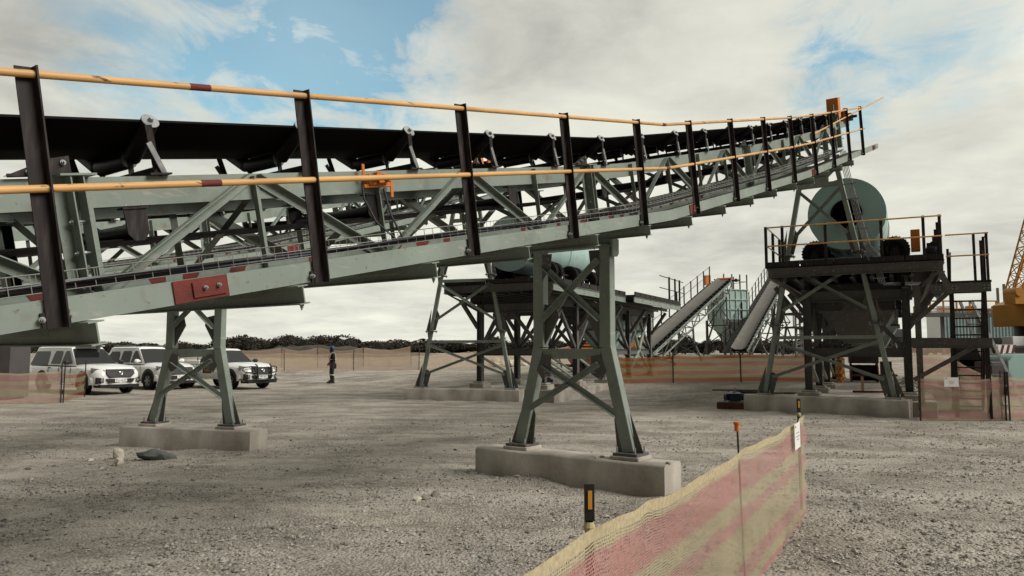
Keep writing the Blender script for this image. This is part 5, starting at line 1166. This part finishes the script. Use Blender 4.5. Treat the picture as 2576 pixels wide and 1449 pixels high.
# ------------------------------------------------------------------ far conveyors, bin and supports
def far_conveyor(label, P0, P1, lab_t):
    P0 = Vector(P0); P1 = Vector(P1); d = P1-P0; L = d.length; az = math.atan2(d.y, d.x); pitch = math.atan2(d.z, Vector((d.x, d.y)).length)
    T = thing('far_conveyor', label, 'conveyor', P0, az, 'far inclined belt conveyors'); C_, S_ = math.cos(pitch), math.sin(pitch)
    def q(s, y, h): return Vector((s*C_-h*S_, y, s*S_+h*C_))
    m = MB(); n = 30; bp = [(-.50, .22), (-.32, .10), (-.20, .06), (.20, .06), (.32, .10), (.50, .22)]; vs = [q(L*i/n, y, h) for i in range(n+1) for y, h in bp]+[q(L*i/n, y, h-.02) for i in range(n+1) for y, h in bp]
    N_ = 6*(n+1); m.add(vs, [(i*6+k, i*6+k+1, (i+1)*6+k+1, (i+1)*6+k) for i in range(n) for k in range(5)]+[(N_+i*6+k, N_+(i+1)*6+k, N_+(i+1)*6+k+1, N_+i*6+k+1) for i in range(n) for k in range(5)]); m.build('belt', BELTG, T)
    for s in (-1, 1):
        m = MB(); m.beam(q(0, s*.55, -.12), q(L, s*.55, -.12), rect(.05, .17)); m.build('stringer', STEEL, T)
        m = MB(); m.beam(q(.4, s*.55, -.72), q(L-.4, s*.55, -.72), rect(.05, .08)); m.build('bottom_chord', STEEL, T)
    k = int(L/.72)
    for i in range(k):
        s0, s1 = L*i/k, L*(i+1)/k
        m = MB(); m.prism([q(s0+.05, -.60, -.10), q(s0+.05, .60, -.10), q(s0+.05, .45, .01), q(s0+.05, -.45, .01)], q(s0+.50, 0, 0)-q(s0+.05, 0, 0)); m.build('idler_frame', BELT, T)
        m = MB(); m.tube([q(s0+.2, -.62, .24), q(s0+.2, -.36, -.02), q(s0+.2, .36, -.02), q(s0+.2, .62, .24)], .055, 6); m.build('idler', ROLL, T)
        if i % 2 == 0:
            m = MB(); a, b = ((-.12, -.72) if i % 4 == 0 else (-.72, -.12)); e = min(L, s0+2*(s1-s0)); m.beam(q(s0, -.57, a), q(e, -.57, b), rect(.05, .05), (0, 1, 0)); m.build('diagonal', STEELD, T)
            m = MB(); m.beam(q(s0, -.57, -.70), q(s0, -.57, -.12), rect(.05, .05), (0, 1, 0)); m.build('upright', STEELD, T)
            m = MB(); m.beam(q(s0, .57, -.70), q(s0, .57, -.12), rect(.05, .05), (0, 1, 0)); m.beam(q(s0, .57, -.70), q(s0, -.57, -.70), rect(.05, .05)); m.build('upright', STEELD, T)
    kp = int(L/1.5)
    for i in range(kp+1):
        p = q(L*i/kp, 1.15, -.15); m = MB(); m.beam(p, p+Vector((0, 0, 1.25)), rect(.07, .07), (1, 0, 0)); m.build('handrail_post', DARKST, T)
    for h in (.65, 1.2):
        m = MB(); m.tube([q(0, 1.15, -.15)+Vector((0, 0, h)), q(L, 1.15, -.15)+Vector((0, 0, h))], .016, 6); m.build('handrail', DARKST, T)
    m = MB(); m.beam(q(0, .9, -.18), q(L, .9, -.18), rect(.5, .04)); m.build('walkway', DARKST, T)
    m = MB(); m.cyl(q(L, -.5, -.05), q(L, .5, -.05), .24, 16); m.build('head_pulley', ORGD, T)
    m = MB(); m.cyl(q(L, -1.1, -.05), q(L, -.5, -.05), .06, 8); m.box(q(L, -.85, -.05), (.25, .12, .25)); m.build('drive_shaft', DARKST, T)
    # support trestles, one thing each
    for j, f in enumerate(lab_t):
        s = L*f[0]; c = P0+Vector((d.x, d.y, 0))*f[0]; g = G(c.x, c.y); top = P0.z+d.z*f[0]-.80-g
        TT = thing('far_trestle', f[1], 'trestle', (c.x, c.y, g), az, 'trestles under the far conveyors')
        for sy in (-1, 1): m = MB(); m.tube([(0, sy*.45, top), (0, sy*.5, top*.55), (0, sy*(.7+.14*top), 0)], .07, 8); m.build('leg', STEELD, TT)
        W_ = lambda z: .5+(.2+.14*top)*(1-z/max(.1, top))
        for za, zb_ in ((.15*top, .5*top), (.5*top, .95*top)):
            for sy in (-1, 1): m = MB(); m.beam((.05*sy, -sy*W_(za), za), (.05*sy, sy*W_(zb_), zb_), rect(.06, .06), (1, 0, 0)); m.build('brace', STEELD, TT)
        m = MB(); m.beam((0, -W_(top*.5), top*.5), (0, W_(top*.5), top*.5), rect(.08, .08)); m.build('tie_beam', STEELD, TT)
    return T
far_conveyor('far inclined conveyor with dusty grey belt climbing to the green bin', (7.35, 42, 1.55), (16.0, 56, 6.95), ((.18, 'short trestle under the low end of the far conveyor beside the left platform'), (.45, 'middle trestle under the far conveyor that climbs to the green bin'), (.92, 'tall trestle under the head of the far conveyor next to the green bin')))
far_conveyor('second far inclined conveyor climbing behind the right platform', (15.2, 50.3, 1.70), (24.0, 66.5, 8.3), ((.30, 'short trestle under the second far conveyor, just right of the green bin'), (.58, 'trestle under the middle of the second far conveyor'), (.90, 'tall trestle under the top of the second far conveyor')))
def far_frame(label, x, y, w, h, rz=0):
    T = thing('lattice_frame', label, 'steel frame', (x, y, G(x, y)), rz, 'lattice frames behind the right trestle')
    for sx in (-1, 1):
        for sy in (-1, 1): m = MB(); m.beam((sx*w, sy*w, 0), (sx*w*.75, sy*w*.75, h), rect(.11, .11), (0, 1, 0)); m.build('leg', STEELD, T)
    k = 3
    for i in range(k):
        z0, z1 = h*i/k, h*(i+1)/k
        for sx in (-1, 1): m = MB(); m.beam((-sx*w*.95, -w*.9, z0+.1), (sx*w*.85, -w*.85, z1), rect(.07, .07), (0, 1, 0)); m.build('brace', STEELD, T)
        m = MB(); m.box((0, -w*.85, z1-.05), (w*1.8, .08, .10)); m.build('tie_beam', STEELD, T)
    m = MB(); m.box((0, 0, h+.04), (w*2.4, w*2.2, .10)); m.build('deck', DARKST, T)
    for i in range(5): m = MB(); m.beam((w*1.15*(i/2-1), -w, h+.08), (w*1.15*(i/2-1), -w, h+1.15), rect(.05, .05), (1, 0, 0)); m.build('handrail_post', DARKST, T)
    m = MB(); m.tube([(-w*1.2, -w, h+1.12), (w*1.2, -w, h+1.12)], .02, 6); m.build('handrail', DARKST, T)
    return T
far_frame('lattice steel frame directly behind the left leg of the right tall trestle', 21.4, 56, 1.1, 3.0, .3); far_frame('larger lattice frame seen through the right platform', 27.0, 58, 1.8, 3.2, .3); far_frame('low lattice frame left of the second far conveyor top', 19.2, 50, .8, 1.9, .2)
# ribbed bin
bx, by = 16.75, 58.0; g = G(bx, by)
T = thing('surge_bin', 'pale green ribbed square bin on legs at the top of the far conveyor', 'bin', (bx, by, 0), R(20))
w = 1.05; z0, z1 = 4.05, 6.35
m = MB(); m.box((0, 0, (z0+z1)/2), (2*w, 2*w, z1-z0)); B_ = m.build('bin_wall', TEALL, T)
m = MB()
for z in (z0+.02, z0+.75, z0+1.5, z1-.03): m.box((0, -w-.04, z), (2*w+.2, .08, .06)); m.box((w+.04, 0, z), (.08, 2*w+.2, .06)); m.box((-w-.04, 0, z), (.08, 2*w+.2, .06))
for k in range(5):
    a = -w+2*w*k/4; m.box((a, -w-.03, (z0+z1)/2), (.05, .06, z1-z0)); m.box((w+.03, a, (z0+z1)/2), (.06, .05, z1-z0)); m.box((-w-.03, a, (z0+z1)/2), (.06, .05, z1-z0))
m.build('stiffening_rib', TEALL, B_)
m = MB(); t = [(-w, -w, z0-.02), (w, -w, z0-.02), (w, w, z0-.02), (-w, w, z0-.02)]; b = [(x*.30, y*.30, 2.35) for x, y, z in t]; m.add(t+b, [(i, (i+1) % 4, (i+1) % 4+4, i+4) for i in range(4)]+[(4, 5, 6, 7)]); m.build('hopper', TEALL, T)
m = MB(); m.cyl((0, 0, 2.4), (0, 0, 1.75), .34, 14); m.build('outlet', TEALL, T)
for k, z in enumerate((3.5, 2.95)): m = MB(); s_ = (.78, .53)[k]; m.box((0, 0, z), (2*s_*w+.1, 2*s_*w+.1, .06)); m.build('stiffening_ring', TEALL, T)
for sx in (-1, 1):
    for sy in (-1, 1): m = MB(); m.beam((sx*w*1.08, sy*w*1.08, g), (sx*w*1.08, sy*w*1.08, z0-.03), rect(.15, .15), (1, 0, 0)); m.build('leg', STEELD, T)
for sx in (-1, 1):
    m = MB(); m.beam((-sx*w, -w*1.1, 2.2), (sx*w, -w*1.1, 3.9), rect(.09, .09), (0, 1, 0)); m.build('brace', STEELD, T); m = MB(); m.beam((w*1.1, -sx*w, 2.2), (w*1.1, sx*w, 3.9), rect(.09, .09), (1, 0, 0)); m.build('brace', STEELD, T)
m = MB(); m.box((0, -w*1.08, z0-.12), (2.5, .14, .2)); m.build('ring_beam', STEELD, T); m = MB(); m.box((0, -w*1.08, 2.15), (2.5, .14, .16)); m.build('ring_beam', STEELD, T)
for x, y in ((-w, -w), (-w*.3, -w), (w*.4, -w), (w, -w), (w, -.2), (w, .6)): m = MB(); m.beam((x, y, z1), (x, y, z1+1.15), rect(.07, .07), (1, 0, 0)); m.build('handrail_post', DARKST, T)
m = MB(); m.tube([(-w, -w, z1+.6), (w, -w, z1+.6), (w, .7, z1+.6)], .02, 6); m.build('handrail', DARKST, T)
m = MB(); m.box((-w-.55, .3, z1+.75), (.45, .3, .75)); m.build('drive_guard', ORG, T)

# ------------------------------------------------------------------ orange feeder behind the left platform
g = G(4, 40)
T = thing('mobile_feeder', 'orange hopper machine with sloping side belt seen between the legs of the left platform', 'machine', (4.0, 40, g), R(10))
m = MB(); t = [(-1.15, -.8, 1.05), (1.15, -.8, 1.05), (1.15, .8, 1.05), (-1.15, .8, 1.05)]; b = [(-.75, -.4, .35), (.75, -.4, .35), (.75, .4, .35), (-.75, .4, .35)]; m.add(t+b, [(i, (i+1) % 4, (i+1) % 4+4, i+4) for i in range(4)]+[(4, 5, 6, 7)]); m.build('hopper', ORGD, T)
for k in range(3): m = MB(); m.beam((-1.2, -.84+.0*k, 1.08+.16*k), (1.2, -.84, 1.08+.16*k), rect(.06, .06)); m.build('side_rail', ORG, T)
m = MB(); m.prism([(-.3, -.9, 1.5), (.3, -.9, 1.5), (.0, -.9, 1.75)], (0, .1, 0)); m.prism([(-1.5, -.9, .9), (-1.1, -.9, 1.5), (-1.1, -.9, .8)], (0, .1, 0)); m.build('end_plate', ORG, T)
for y in (-.7, .5): m = MB(); m.beam((.8, y, .7), (3.0, y, 1.75), rect(.06, .16)); m.build('belt_frame', ORG, T)
m = MB(); m.beam((.8, -.1, .78), (3.0, -.1, 1.83), rect(1.0, .05)); m.build('belt', BELTG, T)
m = MB(); m.cyl((2.6, -.75, 1.45), (2.6, .6, 1.45), .22, 14); m.build('drum_cover', TAN, T)
for x in (-.9, .9): m = MB(); m.beam((x, -.6, 0), (x, -.6, .5), rect(.12, .12), (1, 0, 0)); m.build('leg', DARKST, T); wheel_mesh(T, (x*.6, -.75, .30), (0, 1, 0), .30, .2, .15, 'wheel', 20, .01)
m = MB(); m.box((0, 0, .32), (2.2, 1.1, .14)); m.build('chassis', RUSTP, T)
for z in (1.35, 1.95): m = MB(); m.tube([(2.0, -.8, z-.35), (3.1, -.8, z+.2)], .02, 6); m.build('handrail', DARKST, T)
T = thing('site_steps', 'short pale open steps under the left platform', 'steps', (1.95, 33.5, G(1.95, 33.5)), R(12))
for s in (-1, 1): m = MB(); m.beam((s*.38, 0, 0), (s*.38, 1.3, 1.35), rect(.04, .12)); m.build('string', GALV, T)
for i in range(6): m = MB(); m.box((0, .1+.22*i, .16+.22*i), (.72, .22, .04)); m.build('tread', SIGNW, T)

# ------------------------------------------------------------------ castings, pallets and timber
def casting(label, x, y, z, rz, s=1.):
    T = thing('valve_casting', label, 'pump casting', (x, y, z), rz, 'dark blue pump castings'); m = MB()
    m.lathe((0, 0, .03*s), (0, 0, 1), [(0, .20*s), (.02*s, .24*s), (.20*s, .25*s), (.22*s, .27*s), (.25*s, .27*s), (.27*s, .20*s), (.30*s, .14*s), (.30*s, 0)], 20); m.cyl((-.30*s, 0, .15*s), (.30*s, 0, .15*s), .09*s, 14); m.build('housing', BLUEM, T)
    for a in (-1, 1): m = MB(); m.lathe((a*.31*s, 0, .15*s), (a, 0, 0), [(0, .12*s), (.03*s, .12*s), (.03*s, .06*s), (0, .06*s)], 16); m.build('flange', BLUEM, T)
    m = MB(); m.cyl((.02, 0, .32*s), (.02, 0, .46*s), .03*s, 10); m.build('stem', GALV, T)
    for a in (0, 2.1, 4.2): m = MB(); m.tube([(.22*s*math.cos(a), .22*s*math.sin(a), .31*s), (.25*s*math.cos(a), .25*s*math.sin(a), .36*s), (.28*s*math.cos(a), .28*s*math.sin(a), .31*s)], .012*s, 6); m.build('lifting_eye', BLUEM, T)
def pallet(label, x, y, z, rz, w, d, h):
    T = thing('timber_pallet', label, 'pallet', (x, y, z), rz, 'timber pallets under the castings')
    for i in range(6): m = MB(); m.box((-w/2+w*(i+.5)/6, 0, h-.012), (w/6-.015, d, .024)); m.build('slat', TIMB, T)
    for sy in (-1, 0, 1): m = MB(); m.box((0, sy*(d/2-.05), (h-.026)/2), (w, .09, h-.028)); m.build('bearer', TIMR, T)
g = gm(6.5, 21.9)
pallet('timber pallet carrying the dark blue casting left of the right plinth', 6.5, 21.8, g, -.45, 1.0, .8, .20); casting('dark blue-black casting on the pallet left of the right plinth', 6.42, 21.75, g+.20, .1, .85)
pallet('small timber pallet under the left platform', 1.35, 26.3, .40, .05, .7, .5, .12); casting('dark blue casting on the small pallet under the left platform', 1.22, 26.3, .52, 0, .62)
r_ = random.Random(4)
for i in range(9):
    x, y = 7.35+r_.uniform(-.6, .5), 22.6+r_.uniform(-.6, .7); T = MB(); T.box((0, 0, 0), (r_.uniform(1.2, 2.0), .22, .045)); o = T.build('timber_plank', TIMB if i % 3 else TIMR, None, bevel=.004)
    o.location = (x, y, gm(x, y)+.05+.05*i); o.rotation_euler = (r_.uniform(-.04, .04), r_.uniform(-.03, .03), r_.uniform(-.5, .2)); tag(o, ('topmost weathered plank of' if i == 8 else 'weathered scaffold plank in')+' the loose stack behind the left foot of the right trestle', 'plank', 'loose planks by the right plinth')
# reel, frame and roll under the right platform
T = thing('cable_reel', 'dark wide reel with red end flanges under the right platform', 'reel', (13.2, 28.2, .42), R(-20))
m = MB(); m.cyl((-.42, 0, .42), (.42, 0, .42), .30, 22); m.build('core', BELT, T)
for s in (-1, 1): m = MB(); m.cyl((s*.42, 0, .42), (s*.47, 0, .42), .40, 22); m.build('end_flange', RUSTP, T)
m = MB(); m.box((0, .1, .95), (1.0, .6, .35)); m.box((.75, 0, .6), (.35, .5, .5)); m.build('engine_cover', DGREY, T, bevel=.02)
m = MB(); m.beam((-.7, 0, .12), (-2.0, -.3, .35), rect(.08, .08)); m.build('tow_bar', DARKST, T); wheel_mesh(T, (-.9, -.45, .2), (0, 1, 0), .20, .12, .09, 'wheel', 16, .006)
T = thing('sawhorse', 'low red-brown timber frame standing on the slab under the right platform', 'timber frame', (10.9, 22.6, .41), R(-15))
for z in (.03, .52): m = MB(); m.box((0, 0, z), (1.25, .08, .06)); m.build('rail', RUSTP, T)
for x in (-.35, .3): m = MB(); m.box((x, 0, .275), (.07, .06, .43)); m.build('upright', mat('new_timber', (.42, .30, .17), .8), T)
T = thing('mesh_roll', 'bundle of rolled orange and yellow mesh hanging at the end of the orange fence', 'mesh roll', (12.05, 27.6, .45), 0)
m = MB(); m.lathe((0, 0, 0), (0, 0, 1), [(0.02, .02), (.05, .13), (.3, .17), (.6, .15), (.9, .17), (1.05, .09), (1.1, .02)], 18)
cm = bpy.data.materials.new('checked_mesh'); cm.use_nodes = True; tt = cm.node_tree; ck = tt.nodes.new('ShaderNodeTexChecker'); ck.inputs['Scale'].default_value = 8; ck.inputs[1].default_value = (.42, .05, .015, 1); ck.inputs[2].default_value = (.55, .36, .10, 1); tco = tt.nodes.new('ShaderNodeTexCoord'); tt.links.new(tco.outputs['Object'], ck.inputs[0]); tt.links.new(ck.outputs[0], tt.nodes['Principled BSDF'].inputs['Base Color'])
m.build('rolled_mesh', cm, T)
# grey louvred cabinet at the left edge
T = thing('louvred_cabinet', 'dark grey louvred steel cabinet behind the mesh at the left edge', 'cabinet', (-18.65, 25.4, 0), R(4))
m = MB(); m.box((0, .6, 1.0), (3.2, 1.2, 1.9)); m.build('cabinet_body', DGREY, T, bevel=.01)
for x in (-1.45, -.55, .35, 1.1): m = MB(); m.box((x, -.04, 1.0), (.06, .08, 1.9)); m.build('frame_post', BLACKP, T)
for x in (-1.0, -.1, .72):
    for k in range(6):
        z = .28+.27*k; m = MB(); m.box((x, -.03, z), (.72, .05, .10), rx=.5); m.build('louvre', DGREY if k % 2 else GALV, T)
for x in (-1.4, 1.4): m = MB(); m.box((x, .6, .03), (.2, 1.0, .06)); m.build('foot', BLACKP, T)

# ------------------------------------------------------------------ crane, container and stores on the right
def lattice(m, a, b, w0, w1, n, r=.03):
    a, b = Vector(a), Vector(b); d = (b-a).normalized(); s_ = d.cross(Vector((0, 0, 1))).normalized(); u_ = s_.cross(d)
    def c(t, i): w = w0+(w1-w0)*t; return a+(b-a)*t+s_*(w*(-1 if i in (0, 3) else 1))+u_*(w*(-1 if i < 2 else 1))
    for i in range(4): m.tube([c(0, i), c(1, i)], r*1.5, 6)
    for k in range(n):
        for i in range(4): m.tube([c(k/n, i), c((k+1)/n, (i+1) % 4)] if k % 2 else [c(k/n, (i+1) % 4), c((k+1)/n, i)], r*.8, 5); m.tube([c(k/n, i), c(k/n, (i+1) % 4)], r*.7, 5)
cxr, cyr = 19.2, 27.4; g = G(cxr, cyr)
T = thing('mobile_crane', 'yellow mobile crane with lattice boom rising out of the right edge', 'crane', (cxr, cyr, g), R(8))
m = MB(); m.box((0, .0, 1.05), (5.0, 2.2, .42)); m.build('carrier', BLACKP, T, bevel=.02)
for x in (-1.9, -.6, 1.6): wheel_mesh(T, (x, -1.05, .5), (0, 1, 0), .50, .35, .25, 'wheel', 24, .02); wheel_mesh(T, (x, 1.05, .5), (0, 1, 0), .50, .35, .25, 'wheel', 24, .02)
m = MB(); m.prism([(-1.15, -1.0, 2.0), (1.8, -1.0, 2.0), (1.8, -1.0, 3.0), (-.4, -1.0, 3.05), (-1.15, -1.0, 2.8)], (0, 1.7, 0)); m.build('superstructure', YCR, T, bevel=.02)
m = MB(); m.box((-.05, -1.3, 1.95), (1.0, .6, .75)); m.build('counterweight', TAN, T, bevel=.05)
m = MB(); m.cyl((0, 0, 1.25), (0, 0, 2.0), .7, 20); m.build('slew_ring', BLACKP, T)
m = MB(); lattice(m, (-1.25, -.4, 3.2), (.6, -.4, 7.6), .16, .30, 14, .022); m.build('lattice_boom', YCR, T)
m = MB(); m.beam((-.3, -.1, 2.9), (1.3, -.1, 5.4), rect(.55, .60), (0, 1, 0)); m.build('main_boom', YCR, T, bevel=.02)
m = MB(); m.cyl((.2, -.5, 2.6), (1.2, -.5, 4.4), .12, 12); m.build('ram', GALV, T)
m = MB(); m.box((-1.35, -.6, 2.95), (.4, .5, .35)); m.cyl((-1.4, -.9, 3.2), (-1.4, -.3, 3.2), .16, 14); m.build('winch', YCR, T)
for z in (2.15, 2.35, 2.55): m = MB(); m.tube([(-1.2, -1.05, z), (.4, -1.05, z)], .02, 6); m.build('guard_bar', BLACKP, T)
m = MB(); m.box((-2.55, -.75, 1.1), (.03, .62, .50), rz=0); cb = m.build('chevron_board', SIGNW, T)
for k in range(3):
    m = MB(); o = -.28+.24*k; m.prism([(-2.58, -.75+o-.02, .86), (-2.58, -.75+o+.09, .86), (-2.58, -.75+o+.25, 1.34), (-2.58, -.75+o+.14, 1.34)], (.004, 0, 0)); m.build('chevron_stripe', RUSTP, cb)
m = MB(); m.box((-2.3, -1.16, 1.08), (.62, .03, .50)); cb = m.build('chevron_board', SIGNW, T)
for k in range(3):
    m = MB(); o = -2.3-.22+.22*k; m.prism([(o-.10, -1.18, .84), (o+.0, -1.18, .84), (o+.16, -1.18, 1.32), (o+.06, -1.18, 1.32)], (0, .004, 0)); m.build('chevron_stripe', RUSTP, cb)
m = MB(); m.box((-1.5, -.6, 1.45), (.5, .5, .35)); m.box((-.9, -.8, 1.4), (.4, .3, .25)); m.build('deck_box', SIGNW, T, bevel=.02)
T = thing('machine_cover', 'teal steel machine casing behind the mesh at the right edge', 'machine casing', (15.2, 21.6, G(15.2, 21.6)), R(5))
m = MB(); m.prism([(-1.0, 0, .25), (1.6, 0, .25), (1.6, 0, 1.08), (-.75, 0, 1.15), (-1.0, 0, .95)], (0, 1.1, 0)); m.build('casing', TEAL, T, bevel=.02)
m = MB(); m.box((.5, .5, 1.14), (1.7, .9, .06)); m.build('lid', SIGNW, T); m = MB(); m.box((-1.25, .4, .55), (.45, .7, .75)); m.build('motor_box', DGREY, T, bevel=.02)
m = MB(); m.box((.3, .5, .12), (2.4, .9, .24)); m.build('skid', STEELD, T)
for s in ((-1.4, -.2), (-1.15, -.1)): pass
# corrugated container on stands
X_, Y_ = 39.2, 64.; g = G(X_, Y_)
T = thing('site_container', 'pale blue corrugated shipping container raised on dark stands behind the stair', 'container', (X_, Y_, g), R(0))
m = MB(); n = 44; pr = []
for i in range(n): 
    x0 = -3.0+6.0*i/n; d = .0 if i % 2 else .06; pr += [(x0, d), (x0+6.0/n*.6, d)]
vs = [(x, -1.2+y, z) for z in (1.25, 3.75) for x, y in pr]; k = len(pr); m.add(vs, [(i, i+1, i+1+k, i+k) for i in range(k-1)])
m.box((0, .1, 2.5), (5.98, 2.3, 2.46)); m.build('corrugated_wall', mat('pale_blue_container', (.27, .36, .36), .5, var=.08), T)
m = MB(); m.box((-3.02, 0, 2.5), (.06, 2.4, 2.5)); m.build('door', SIGNW, T)
for z in (1.22, 3.79): m = MB(); m.box((0, -1.2, z), (6.1, .12, .12)); m.build('frame_rail', STEELD, T)
for x in (-2.6, 0, 2.6): m = MB(); m.box((x, -.9, .6), (.25, .25, 1.18)); m.box((x, .9, .6), (.25, .25, 1.18)); m.build('stand', BLACKP, T)
X_, Y_ = 34.2, 57.; g = G(X_, Y_)
T = thing('stores_platform', 'dark beam platform carrying yellow guarded machinery beyond the stair', 'platform', (X_, Y_, g), R(0))
for x in (-4.2, -1.4, 1.4, 4.2): m = MB(); m.beam((x, 0, 0), (x, 0, 2.9), rect(.2, .2), (1, 0, 0)); m.build('column', STEELD, T)
m = MB(); m.box((0, 0, 3.03), (9.2, 1.4, .26)); m.build('deck_beam', STEELD, T)
for x in (-3.7, -2.6, -1.6, -.6, .4, 1.4, 2.4): m = MB(); m.box((x, -.6, 3.62), (.10, .10, .90)); m.build('guard_post', YCR, T)
for z in (3.45, 4.05): m = MB(); m.box((-.6, -.66, z), (6.2, .06, .10)); m.build('guard_rail', YCR, T)
for x, w_ in ((-3.0, .7), (-1.1, .9), (.9, .5), (2.9, .5)): m = MB(); m.box((x, .1, 3.45), (w_, .7, .55)); m.build('machine_box', YCR if w_ != .9 else SIGNW, T, bevel=.03)
for x, h in ((2.95, 5.1), (3.45, 5.4), (-2.6, 4.6)): m = MB(); m.beam((x, 0, 3.16), (x, 0, h), rect(.14, .14), (1, 0, 0)); m.build('mast', STEELD, T)
T = thing('flatbed_trailer', 'dark low flatbed trailer standing under the raised container', 'trailer', (29.5, 52, G(29.5, 52)), R(3))
m = MB(); m.box((0, 0, 1.05), (8.5, 2.2, .28)); m.build('deck', BLACKP, T)
for x in (-2.8, -1.6, 2.6, 3.6): wheel_mesh(T, (x, -1.0, .48), (0, 1, 0), .48, .3, .24, 'wheel', 20, .015)
for x in (-3.9, -1.2, 1.0, 3.9): m = MB(); m.box((x, -1.12, .75), (.12, .06, .5)); m.build('side_leg', DARKST, T)
m = MB(); m.box((-2.9, 0, 1.5), (1.3, 1.4, .6)); m.build('machine_load', DGREY, T, bevel=.04)
